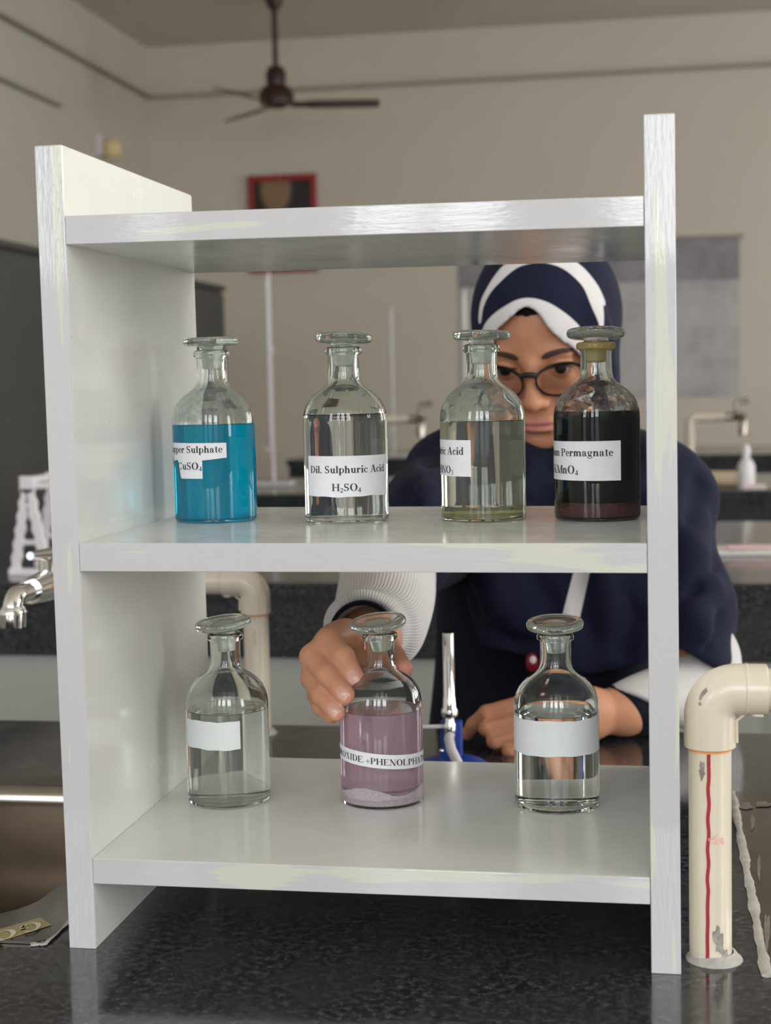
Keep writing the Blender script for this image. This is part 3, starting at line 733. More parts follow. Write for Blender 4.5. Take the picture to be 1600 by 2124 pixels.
def facing(c):
    d = np.array([CAM[0]-c[0], CAM[1]-c[1], 0.0]); d /= np.linalg.norm(d)
    return d, np.array([-d[1], d[0], 0.0])
def bottle(c, level, label, body_mat, liq_mat, tilt=(0, 0), stopper_mat='glass_stopper', plug_mat='glass_ground', sink_to=0.0):
    c = np.array(c, float)
    b = empty('reagent_bottle', tuple(c), label, 'bottle', 'stoppered reagent bottles on the rack')
    lv = level/BR
    prof = OUT_P+[q for q in IN_P if q[1] > lv+0.01]+[(inner_r(lv), lv), (inner_r(lv)*0.9, lv-0.012), (0, lv-0.012)]
    MB().lathe([(r*BR, z*BR) for r, z in prof], c, 72).build('glass_body', M[body_mat], b, 35, origin=c)
    lp = [(0, sink_to), (0.925, sink_to), (0.930, sink_to+0.02)] if sink_to else [(0, 0.075), (0.82, 0.080), (0.905, 0.12), (0.930, 0.22)]
    zz = max(0.27, sink_to+0.05)
    while zz < lv-0.06:
        zz = min(zz+0.2, lv-0.02); lp.append((inner_r(zz)-0.005, zz))
    lp += [(0, lp[-1][1])]
    MB().lathe([(r*BR, z*BR) for r, z in lp], c, 72).build('liquid', M[liq_mat], b, 35, origin=c)
    # stopper: flat disc on a short stem with a ground plug in the neck
    d, rt = facing(c)
    ax, ay = math.radians(tilt[0]), math.radians(tilt[1])
    Rm = np.array(Matrix.Rotation(ay, 3, Vector(d)) @ Matrix.Rotation(ax, 3, Vector(rt)))
    piv = np.array([0, 0, 4.05*BR])
    sp = [(0, 4.125), (0.285, 4.125), (0.285, 4.165), (0.30, 4.19), (0.42, 4.205), (0.60, 4.21), (0.655, 4.24), (0.678, 4.30), (0.672, 4.355), (0.645, 4.395), (0.60, 4.41), (0.53, 4.40), (0.47, 4.365), (0.30, 4.355), (0, 4.355)]
    shift = np.array([0, 0, abs(math.sin(ay))*0.012*0.6])
    st = MB().lathe([(r*BR, z*BR-piv[2]) for r, z in sp], c+piv+shift, 40, 0, Rm).build('stopper', M[stopper_mat], b, 35, origin=c+piv+shift)
    pp = [(0, 4.12), (0.255, 4.12), (0.252, 4.0), (0.225, 3.68), (0.215, 3.66), (0, 3.66)]
    MB().lathe([(r*BR, z*BR-piv[2]) for r, z in pp], c+piv+shift, 32, 0, Rm).build('stopper_plug', M[plug_mat], st, 35, origin=c+piv+shift)
    return b, c
def on_glass(c, dr):
    d, rt = facing(c)
    return lambda th, z: c + (BR+dr)*(d*math.cos(th)+rt*math.sin(th)) + np.array([0, 0, z])
def paper(b, c, patches, mat, name='label', n=28):
    """patches: (theta0, theta1, top(f), bottom(f)) with f from 0 to 1 along the strip"""
    w = MB(); pl = on_glass(c, 0.00012)
    for t0, t1, top, bot in patches:
        vs = []
        for i in range(n+1):
            f = i/n; th = math.radians(t0+(t1-t0)*f)
            vs += [pl(th, bot(f)), pl(th, top(f))]
        w.add(vs, [(2*i, 2*i+2, 2*i+3, 2*i+1) for i in range(n)])
    return w.build(name, mat, b, 60, fix=False)
def print_text(lab, c, s, em, z, right=None, left=None, slope=0.0, squeeze=1.0):
    """a line of lettering set round the bottle; right/left give the angle (deg) of its end or start"""
    pl = on_glass(c, 0.00026); wd = text_width(s, em)*squeeze
    a0 = math.radians(left) if left is not None else math.radians(right)-wd/BR
    w = MB()
    text_mesh(w, s, em, lambda u, v: pl(a0+u*squeeze/BR, z+v+slope*math.sin(a0+u*squeeze/BR)))
    return w.build('lettering', M['ink'], lab, fix=False)
lin = lambda a, b: (lambda f: a+(b-a)*f)
rag = lambda a, b, k, s: (lambda f: a+(b-a)*f+0.0003*math.sin(f*k+s)+0.0002*math.sin(f*k*2.7+s*2))

b, c = bottle((0.0620, 0.1660, shelf_z(1, 0.062)), 0.0722, 'bottle of bright blue liquid with torn copper sulphate label, beside the side panel', 'glass', 'liq_blue', (0, 1.0))
lab = paper(b, c, [(-105, 16.5, lin(0.0592, 0.0588), lambda f: 0.0494 if f < 0.25 else (0.0464-0.001*math.sin(9*f) if f < 0.75 else 0.0464+0.0016*(f-0.75)/0.25)),
                   (-60, -17, lin(0.0475, 0.0475), lambda f: 0.0330 if f > 0.16 else 0.0330+0.0145*(0.16-f)/0.16)], M['paper'])
print_text(lab, c, 'Copper Sulphate', 0.0074, 0.0518, right=11.0)
print_text(lab, c, 'CuSO_4', 0.0078, 0.0396, right=-17.5)
b, c = bottle((0.1631, 0.1600, shelf_z(1, 0.163)), 0.0782, 'bottle of clear liquid labelled dilute sulphuric acid, second along the middle shelf', 'glass_clear', 'liq_clear', (-3.0, -2.0))
lab = paper(b, c, [(-61, 68, lin(0.0488, 0.0488), rag(0.0197, 0.0197, 9, 1))], M['paper'])
print_text(lab, c, 'Dil. Sulphuric Acid', 0.00765, 0.0366, right=62.0)
print_text(lab, c, 'H_2SO_4', 0.0078, 0.0238, left=-20.0)
b, c = bottle((0.2630, 0.1665, shelf_z(1, 0.263)), 0.0722, 'bottle of pale yellowish liquid labelled nitric acid, in front of the face', 'glass', 'liq_yellow', (-1.5, -1.0))
lab = paper(b, c, [(-150, -16, lin(0.0592, 0.0588), lin(0.0335, 0.0330))], M['paper'])
print_text(lab, c, 'Nitric Acid', 0.0078, 0.0485, right=-25.5)
print_text(lab, c, 'HNO_3', 0.0078, 0.0352, right=-43.0)
MB().lathe([(0, 0.085*BR), (0.79*BR, 0.09*BR), (0.89*BR, 0.13*BR), (0.915*BR, 0.27*BR), (0.915*BR, 0.36*BR), (0, 0.35*BR)], c, 48).build('settled_layer', M['sed_yellow'], b, 35, origin=c)
b, c = bottle((0.3447, 0.1722, shelf_z(1, 0.345)), 0.0775, 'bottle of nearly black purple liquid with potassium label and amber stopper', 'glass_stain', 'liq_dark', (-5.5, 0.0), 'glass_stopper', 'amber')
lab = paper(b, c, [(-130, 32.5, lin(0.0566, 0.0570), lin(0.0296, 0.0290))], M['paper'])
print_text(lab, c, 'Potassium Permagnate', 0.00785, 0.0463, right=21.5)
print_text(lab, c, 'KMnO_4', 0.0085, 0.0340, right=-25.0)
MB().lathe([(0.36*BR, 4.11*BR), (0.44*BR, 4.09*BR), (0.462*BR, 4.03*BR), (0.45*BR, 3.96*BR), (0.40*BR, 3.93*BR), (0.45*BR, 3.94*BR), (0.468*BR, 4.03*BR), (0.445*BR, 4.10*BR)][:4]+[(0.40*BR, 3.935*BR)], c, 40).build('residue_ring', M['amber'], b, 35)
MB().lathe([(0, 0.068*BR), (0.82*BR, 0.072*BR), (0.920*BR, 0.11*BR), (0.950*BR, 0.22*BR), (0.950*BR, 0.40*BR), (0.93*BR, 0.43*BR), (0, 0.42*BR)], c, 60).build('settled_layer', M['sed_red'], b, 35, origin=c)

b, c = bottle((0.0698, 0.1524, shelf_z(2, 0.07)), 0.0705, 'bottle with small blank label on the lower shelf, beside the side panel', 'glass_clear', 'liq_cloudy', (3.0, 6.0))
paper(b, c, [(-120, 17, rag(0.0655, 0.0655, 14, 0), rag(0.0447, 0.0447, 11, 2))], M['paper_old'])
b, c = bottle((0.1850, 0.1607, shelf_z(2, 0.185)), 0.0705, 'bottle of pale pink liquid with crystals, held by the hand', 'glass_clear', 'liq_pink', (7.0, 6.0), sink_to=0.47)
PINK = c.copy()
sl_ = 0.0031
lab = paper(b, c, [(-150, 150, lambda f: 0.0422-sl_*math.sin(math.radians(-150+300*f)), lambda f: 0.0318-sl_*math.sin(math.radians(-150+300*f)))], M['paper'], n=60)
pw = text_width('HYDROXIDE ', 0.0068)/BR
print_text(lab, c, 'HYDROXIDE +PHENOLPHATHALEIN', 0.0068, 0.0344, left=-20.0-math.degrees(pw)-3, slope=-sl_)
random.seed(4)
w = MB(); vs = []; nr, na = 14, 56
for i in range(nr+1):
    for k_ in range(na):
        a = 2*math.pi*k_/na; r = 0.945*BR*i/nr
        vs.append((c[0]+r*math.cos(a), c[1]+r*math.sin(a), c[2]+BR*0.43+0.003*math.sin(3*a+1)*i/nr+random.uniform(-0.0007, 0.0007)))
top_n = len(vs)
for k_ in range(na):
    a = 2*math.pi*k_/na; vs.append((c[0]+0.945*BR*math.cos(a), c[1]+0.945*BR*math.sin(a), c[2]+0.25*BR))
for k_ in range(na):
    a = 2*math.pi*k_/na; vs.append((c[0]+0.80*BR*math.cos(a), c[1]+0.80*BR*math.sin(a), c[2]+0.09*BR))
fs = []
for i in range(nr+2):
    for k_ in range(na):
        j = (k_+1) % na; fs.append((i*na+k_, i*na+j, (i+1)*na+j, (i+1)*na+k_))
fs.append(tuple(range((nr+2)*na, (nr+3)*na)))
w.add(vs, fs).build('crystal_layer', M['crystals'], b)
b, c = bottle((0.3139, 0.1640, shelf_z(2, 0.314)), 0.0700, 'bottle of clear liquid with wide blank white label, in front of the resting hand', 'glass_clear', 'liq_clear', (6.0, 1.0))
paper(b, c, [(-95, 95, rag(0.0675, 0.0682, 17, 0), rag(0.0420, 0.0424, 13, 1))], M['paper_old'], n=40)

# ---------------------------------------------------------------- cream pipes
def arc_pts(c, r, a0, a1, u, v, n=14):
    return [np.array(c)+r*(np.array(u)*math.cos(a0+(a1-a0)*i/n)+np.array(v)*math.sin(a0+(a1-a0)*i/n)) for i in range(n+1)]
def upright_pipe(name, x, y, z_h, side, r, rs, z_sock, x_end, far_end, label, foot=True):
    """side = +1: the elbow turns towards +x"""
    p = empty(name, (x, y, 0), label, 'pipe', 'upright cream water pipes on the near bench')
    up = MB().tube([(x, y, 0.0), (x, y, 0.05), (x, y, 0.10), (x, y, z_sock+0.01)], r, 36).build('riser', M['pvc'], p, 40, origin=(x, y, 0))
    # elbow with two sockets
    br_ = 0.0165
    c = (x+side*br_, y, z_h-br_)
    bend = arc_pts(c, br_, math.pi if side > 0 else 0.0, math.pi/2, (1, 0, 0), (0, 0, 1))
    pts = [(x, y, z_sock), (x, y, z_sock+0.0008), (x, y, z_h-br_-0.0005)]+bend+[(x_end-side*0.0008, y, z_h), (x_end, y, z_h)]
    rr = [rs-0.0012, rs, rs]+[rs]*len(bend)+[rs, rs-0.0012]
    e = MB().tube(pts, rr, 40).build('elbow', M['pvc'], p, 40, origin=(x, y, z_h))
    w = MB()
    w.tube([(x+side*(rs+0.0002), y-0.004, z_sock+0.004), (x+side*(rs+0.0002), y-0.004, z_h-br_*1.15), (x+side*(rs+0.0065), y-0.004, z_h-rs+0.0022), (x+side*(rs+0.012), y-0.006, z_h-rs+0.0008), (x_end-side*0.003, y-0.006, z_h-rs+0.0008)], 0.0011, 8)
    w.build('moulded_rib', M['pvc'], e, 60)
    MB().tube([(x_end-side*0.006, y, z_h), (far_end, y, z_h)], r, 36).build('branch_pipe', M['pvc'], p, 40)
    MB().tube([(x, y, z_sock-0.0016), (x, y, z_sock+0.0002)], r+0.0005, 36).build('primer_ring', M['orange'], e, 60)
    if foot:
        MB().lathe([(0.0180, 0.0), (0.0175, 0.0010), (0.0160, 0.0018), (r+0.0006, 0.0050), (r-0.001, 0.0055), (r-0.001, 0.0)], (x+0.0022, y, 0), 40).build('grout_foot', M['sealant_grey'], p, 60)
    return p, up
PR = (0.4190, 0.0300)
p1, up1 = upright_pipe('water_pipe', PR[0], PR[1], 0.1742, 1, 0.0133, 0.0161, 0.1372, 0.4545, 0.62, 'upright cream pipe with red stripe standing beside the right sink')
# wavy red stripe printed up the pipe, and worn grey patches
d, rt = facing(PR)
def on_pipe(th, z, e=0.00015): return np.array([PR[0], PR[1], z]) + (0.0133+e)*(d*math.cos(th)+rt*math.sin(th))
vs = []
for i in range(81):
    z = 0.004+0.1330*i/80
    a = math.radians(-9+6*(i/80)+1.5*math.sin(i*0.55)*(1 if 25 < i < 70 else 0.3))
    vs += [on_pipe(a-0.085, z), on_pipe(a+0.085, z)]
MB().add(vs, [(2*i, 2*i+1, 2*i+3, 2*i+2) for i in range(80)]).build('red_stripe', M['red_line'], up1, fix=False)
def patch(name, th, z, w_, h_, mat, seed):
    random.seed(seed); mb = MB(); n = 36; vs = [on_pipe(math.radians(th), z, 0.0002)]
    for i in range(n):
        a = 2*math.pi*i/n; q = 0.72+0.16*math.sin(2*a+seed)+0.13*math.sin(5*a+2*seed)+0.06*math.sin(9*a+seed)
        vs.append(on_pipe(math.radians(th)+w_*q*math.cos(a)/0.0133, z+h_*q*math.sin(a), 0.0002))
    mb.add(vs, [(0, 1+i, 1+(i+1) % n) for i in range(n)]); return mb.build(name, mat, up1, fix=False)
M['grey_wear'] = plain('worn_grey_patch', (0.20, 0.18, 0.165), 0.6, scale=200, col2=(0.34, 0.31, 0.28))
M['pink_smear'] = plain('faded_pink_smear', (0.62, 0.30, 0.27), 0.5, scale=90, col2=(0.72, 0.52, 0.44))
patch('worn_patch', 22, 0.0165, 0.0045, 0.0120, M['grey_wear'], 3)
patch('worn_patch', 42, 0.0060, 0.0030, 0.0065, M['grey_wear'], 8)
patch('worn_patch', -22, 0.1250, 0.0030, 0.0070, M['grey_wear'], 5)
patch('pink_smear', 18, 0.0805, 0.0060, 0.0042, M['pink_smear'], 9)

# worn mark on the outside of the elbow and a raised seam ring round its socket
from mathutils.bvhtree import BVHTree
el = [o for o in p1.children if o.name.startswith('elbow')][0]
bvh = BVHTree.FromPolygons([tuple(v.co) for v in el.data.vertices], [tuple(p.vertices) for p in el.data.polygons])
eo = np.array(parent_loc(el))
def on_elbow(px, py):
    dr = ray(px, py); dr = dr/np.linalg.norm(dr)
    hit, nrm, _i, _d = bvh.ray_cast(Vector(CAM-eo), Vector(dr))
    return np.array(hit)+np.array(nrm)*0.00025+eo
w = MB()
for pg in ([(1466, 1426), (1469, 1433), (1463, 1440), (1458, 1446), (1455, 1453), (1451, 1452), (1452, 1443), (1457, 1434)], [(1450, 1456), (1455, 1457), (1456, 1463), (1451, 1464), (1449, 1461)]):
    vs = [on_elbow(*q) for q in pg]; cc_ = sum(vs)/len(vs); w.add([on_elbow(sum(q[0] for q in pg)/len(pg), sum(q[1] for q in pg)/len(pg))]+vs, [(0, 1+i, 1+(i+1) % len(vs)) for i in range(len(vs))])
w.build('worn_mark', M['grey_wear'], el, fix=False)
MB().tube([(0.4405, PR[1], 0.1742), (0.4410, PR[1], 0.1742), (0.4420, PR[1], 0.1742), (0.4425, PR[1], 0.1742)], [0.0160, 0.01645, 0.01645, 0.0160], 40, cap=False).build('seam_ring', M['pvc'], el, 60)
# pale smears of sealant on the rim of the right sink
M['smear'] = plain('thin_pale_smear', (0.20, 0.19, 0.17), 0.5, scale=70, col2=(0.13, 0.12, 0.108))
for m_, (px, py, sx, sy) in enumerate(((1548, 1672, 16, 9), (1585, 1668, 22, 7), (1562, 1705, 6, 20), (1592, 1930, 8, 44), (1575, 1800, 4, 32))):
    n_ = 24; vs = [at_z(px, py, 0.0027)]
    for i in range(n_):
        a_ = 2*math.pi*i/n_; q = 0.8+0.12*math.sin(3*a_+m_)+0.10*math.sin(5*a_+2*m_)
        vs.append(at_z(px+sx*q*math.cos(a_), py+sy*q*math.sin(a_), 0.0027))
    MB().add(vs, [(0, 1+i, 1+(i+1) % n_) for i in range(n_)]).build('sealant_smear', M['smear'], sr, fix=False)

p2, up2 = upright_pipe('water_pipe', -0.0330, 0.635, 0.1630, -1, 0.0136, 0.0160, 0.1285, -0.0680, -0.235, 'upright cream pipe seen behind the lower shelf near the side panel')
PL = np.array([-0.0330, 0.635, 0])
d2, rt2 = facing(PL)
for s, zt in (('71-53-87', 0.1125), ('07', 0.1270)):
    w = MB()
    text_mesh(w, s, 0.0042, lambda u, v: PL+(0.0136+0.0002)*(d2*math.cos(-0.25+v/0.0136)+rt2*math.sin(-0.25+v/0.0136))+np.array([0, 0, zt-u]))
    w.build('printed_number', plain('grey_ink_%d' % len(s), (0.25, 0.25, 0.27), 0.6), up2, fix=False)
# chrome tap at the end of the back pipe, over the left sink
tap = empty('bib_tap', (-0.25, 0.6, 0.16), 'chrome water tap reaching over the left sink', 'tap')
MB().tube([(-0.222, 0.635, 0.163), (-0.235, 0.635, 0.163), (-0.236, 0.635, 0.163), (-0.252, 0.635, 0.163)], [0.0165, 0.0165, 0.013, 0.013], 24).build('inlet_nut', M['chrome'], tap, 40)
MB().tube([(-0.252, 0.650, 0.163), (-0.252, 0.640, 0.163), (-0.252, 0.60, 0.163), (-0.252, 0.555, 0.163)], [0.010, 0.0165, 0.0165, 0.0135], 24).build('tap_body', M['chrome'], tap, 40)
sp = [(-0.252, 0.560, 0.163), (-0.252, 0.53, 0.163)]+[tuple(q) for q in arc_pts((-0.252, 0.525, 0.148), 0.015, math.pi/2, math.pi, (0, 1, 0), (0, 0, 1))]
spo = MB().tube(sp, 0.0105, 24).build('spout', M['chrome'], tap, 40)
MB().tube([(-0.252, 0.510, 0.154), (-0.252, 0.510, 0.149), (-0.252, 0.510, 0.146), (-0.252, 0.510, 0.133)], [0.0105, 0.0145, 0.0145, 0.013], 24).build('aerator', M['chrome'], spo, 40)
MB().tube([(-0.252, 0.605, 0.176), (-0.252, 0.605, 0.192)], 0.009, 20).build('spindle', M['chrome'], tap, 40)
MB().tube([(-0.252, 0.615, 0.195), (-0.252, 0.56, 0.199)], [0.007, 0.0045], 16).build('lever', M['chrome'], tap, 40)
MB().tube([(-0.214, 0.635, 0.163), (-0.2225, 0.635, 0.163)], 0.0150, 24).build('primer_ring', M['orange'], tap, 60)

# gold sticker on the rim of the left sink, read from the far side
def rim_pt(px, py): return at_z(px, py, 0.0028)
q = [rim_pt(83, 1903), rim_pt(107, 1918), rim_pt(0, 1951), rim_pt(-60, 1964), rim_pt(-75, 1948), rim_pt(0, 1927)]
stk = MB().add(q+[v-np.array([0, 0, 0.0004]) for v in q], [(0, 1, 2, 3, 4, 5)]+[(i, (i+1) % 6, 6+(i+1) % 6, 6+i) for i in range(6)]).build('gold_sticker', M['gold'], sl)
a, b_, cc = rim_pt(85, 1910), rim_pt(2, 1934), rim_pt(91, 1926)
ud = (b_-a)/np.linalg.norm(b_-a); vd = (cc-a); em = np.linalg.norm(vd)/0.68; vd = vd/np.linalg.norm(vd)
w = MB(); text_mesh(w, 'GOL', em, lambda u, v: a+ud*u*1.02+vd*v+np.array([0, 0, 0.0006]))
w.build('lettering', M['gold_white'], stk, fix=False)

# ---------------------------------------------------------------- gas burner
BU = np.array([0.1945, 0.48, 0.0])
bur = empty('gas_burner', tuple(BU), 'laboratory gas burner with chrome tube and blue base, on the bench behind the rack', 'burner')
MB().lathe([(0, 0.0), (0.036, 0.0), (0.038, 0.003), (0.037, 0.007), (0.030, 0.0125), (0.012, 0.018), (0, 0.018)], BU, 40).build('base', M['blue'], bur, 40)
MB().box(BU+np.array([-0.010, -0.004, 0.012]), BU+np.array([0.010, 0.010, 0.051])).build('bracket', M['blue'], bur, bevel=0.002)
tb = [(0.0, 0.057), (0.0072, 0.057), (0.0080, 0.059), (0.0080, 0.064), (0.0066, 0.066), (0.0062, 0.075), (0.0058, 0.076), (0.0058, 0.1365), (0.0048, 0.1365), (0.0048, 0.075), (0, 0.075)]
MB().lathe(tb, BU+np.array([0, -0.008, 0]), 28).build('burner_tube', M['chrome'], bur, 40)
MB().lathe([(0, 0.030), (0.0045, 0.030), (0.0045, 0.040), (0.0058, 0.043), (0.0058, 0.050), (0.0045, 0.052), (0.0045, 0.058), (0, 0.058)], BU+np.array([0, -0.008, 0]), 24).build('gas_valve', M['chrome'], bur, 40)
MB().tube([BU+np.array([-0.005, -0.008, 0.0475]), BU+np.array([-0.028, -0.010, 0.0472])], 0.0020, 12).build('valve_lever', M['white_plastic'], bur, 60)
MB().sphere(BU+np.array([-0.0085, -0.007, 0.024]), 0.0022, 8).build('screw', M['chrome'], bur, 60)
M['hose'] = glass('milky_hose', (0.80, 0.80, 0.82), rough=0.35, ior=1.2)
hp = [BU+np.array(q) for q in ((0.0, -0.009, 0.040), (0.0, -0.017, 0.0375), (0.003, -0.025, 0.030), (0.010, -0.031, 0.018), (0.015, -0.035, 0.009), (0.022, -0.042, 0.0052), (0.040, -0.062, 0.0050), (0.075, -0.085, 0.0050))]
M['hose'] = plain('milky_hose_rubber', (0.50, 0.48, 0.50), 0.25, scale=30, col2=(0.62, 0.60, 0.62))
MB().tube(hp, 0.0048, 18).build('gas_hose', M['hose'], bur, 60)

# ---------------------------------------------------------------- things on the benches behind
M['stand_grey'] = plain('greyed_white_plastic', (0.50, 0.485, 0.48), 0.45)
def burette_stand(x, y, h, label, tube=True):
    s = empty('burette_stand', (x, y, 0), label, 'stand', 'burette stands on the far benches')
    MB().box((x-0.075, y-0.05, 0), (x+0.075, y+0.05, 0.018)).build('base', M['stand_grey'], s, bevel=0.006)
    MB().tube([(x, y, 0.018), (x, y, h)], 0.0075, 14).build('rod', M['stand_grey'], s, 40)
    MB().box((x-0.012, y-0.03, h*0.62), (x+0.012, y+0.012, h*0.62+0.03)).build('clamp', M['stand_grey'], s, bevel=0.003)
    if tube:
        bt = MB().tube([(x, y-0.03, 0.10), (x, y-0.03, 0.14), (x, y-0.03, 0.16), (x, y-0.03, h-0.02)], [0.003, 0.004, 0.0085, 0.0085], 14).build('burette', M['stand_grey'], s, 40)
        MB().tube([(x-0.018, y-0.03, 0.135), (x+0.018, y-0.03, 0.135)], 0.005, 10).build('stopcock', M['white_plastic'], bt, 40)
    return s
burette_stand(-0.995, 4.60, 0.775, 'tall white burette stand seen between the blue and the clear bottle')
burette_stand(-0.885, 6.62, 0.74, 'faint white burette stand on the farthest bench, past the clear bottle')
burette_stand(-0.275, 4.55, 0.69, 'white burette stand just beside the navy head scarf')

rk = empty('pipette_stand', (-0.855, 2.02, 0), 'white notched pipette stand on the bench behind, beyond the rack side panel', 'stand')
for yy in (1.985, 2.12):
    w = MB()
    for sgn in (-1, 1):
        vs0 = []
        for i in range(13):
            z = 0.008+0.165*i/12
            xc = -0.853+sgn*(0.034*(1-z/0.19))
            vs0.append((xc, z, 0.0115 if i % 2 == 0 else 0.0075))
        vs = []
        for xc, z, hw in vs0: vs += [(xc-hw, yy, z), (xc+hw, yy, z), (xc+hw, yy+0.012, z), (xc-hw, yy+0.012, z)]
        fs = [(0, 3, 2, 1)]
        for i in range(12):
            for k_ in range(4):
                j = (k_+1) % 4; fs.append((4*i+k_, 4*i+j, 4*i+4+j, 4*i+4+k_))
        fs.append((48, 49, 50, 51)); w.add(vs, fs)
    w.box((-0.898, yy-0.002, 0), (-0.808, yy+0.014, 0.012)); w.box((-0.868, yy, 0.165), (-0.838, yy+0.012, 0.198))
    w.box((-0.88, yy+0.002, 0.06), (-0.826, yy+0.010, 0.07))
    w.build('notched_frame', M['white_plastic'], rk, bevel=0.001)
MB().box((-0.862, 1.99, 0.182), (-0.846, 2.13, 0.196)).build('carry_bar', M['white_plastic'], rk, bevel=0.003)
MB().box((-0.845, 1.988, 0.172), (-0.760, 1.998, 0.185)).build('side_arm', M['white_plastic'], rk, bevel=0.002)

def far_pipe(x, y, z_h, x_end, label):
    p = empty('bench_tap_pipe', (x, y, 0), label, 'pipe', 'cream tap pipes on the far bench')
    MB().tube([(x, y, 0), (x, y, z_h-0.02)]+[tuple(q) for q in arc_pts((x+0.02, y, z_h-0.02), 0.02, math.pi, math.pi/2, (1, 0, 0), (0, 0, 1), 8)]+[(x_end, y, z_h)], 0.0155, 18).build('pipe', M['pvc'], p, 40)
    MB().tube([(x_end-0.005, y, z_h), (x_end+0.03, y, z_h), (x_end+0.05, y-0.02, z_h), (x_end+0.055, y-0.08, z_h), (x_end+0.055, y-0.10, z_h-0.02), (x_end+0.055, y-0.10, z_h-0.06)], 0.014, 14).build('tap_body', M['steel'], p, 40)
    MB().tube([(x_end+0.04, y, z_h), (x_end+0.04, y, z_h+0.05), (x_end+0.08, y, z_h+0.055)], 0.010, 12).build('tap_handle', M['steel'], p, 40)
far_pipe(0.503, 4.50, 0.228, 0.62, 'cream tap pipe beside the shelf rack upright, over the far bench')
far_pipe(-0.66, 4.50, 0.238, -0.47, 'cream tap pipe between the clear bottle and the navy shoulder')
rl = empty('paper_roll', (0.60, 4.35, 0.0), 'beige roll lying on the far bench beside a white bottle', 'roll')
MB().tube([(0.519, 4.36, 0.026), (0.52, 4.36, 0.026), (0.655, 4.34, 0.026)], [0.008, 0.026, 0.026], 20).build('roll_body', plain('beige_roll', (0.62, 0.50, 0.36), 0.7), rl, 40)
wb = empty('wash_bottle', (0.675, 4.22, 0.0), 'small white bottle standing on the far bench', 'bottle')
MB().lathe([(0, 0.0), (0.026, 0), (0.028, 0.004), (0.028, 0.075), (0.018, 0.095), (0.012, 0.10), (0.012, 0.108), (0, 0.108)], (0.675, 4.22, 0), 24).build('bottle_body', M['white_plastic'], wb, 40)
MB().lathe([(0, 0.108), (0.0135, 0.108), (0.0135, 0.135), (0.006, 0.145), (0, 0.145)], (0.675, 4.22, 0), 20).build('cap', M['white_plastic'], wb, 40)
er = tag(MB().box((0.66, 4.175, 0.0), (0.735, 4.20, 0.018)).build('board_eraser', plain('pale_pink_foam', (0.70, 0.58, 0.58), 0.8), None, bevel=0.004), 'small pale pink block in front of the white bottle', 'eraser')
tr = empty('tube_tray', (0.64, 2.35, 0.0), 'long pale tray on the bench behind the girl, beyond her shoulder', 'tray')
MB().box((0.42, 2.30, 0.0), (0.86, 2.40, 0.012)).build('tray_body', plain('pale_grey_tray', (0.60, 0.58, 0.55), 0.4), tr, bevel=0.003)
MB().tube([(0.53, 2.30, 0.017), (0.62, 2.31, 0.017)], 0.006, 12).build('pink_rod', plain('pink_rod', (0.62, 0.42, 0.42), 0.5), tr, 40)
MB().tube([(0.63, 2.31, 0.017), (0.74, 2.30, 0.017)], 0.006, 12).build('green_rod', plain('green_rod', (0.42, 0.50, 0.25), 0.5), tr, 40)
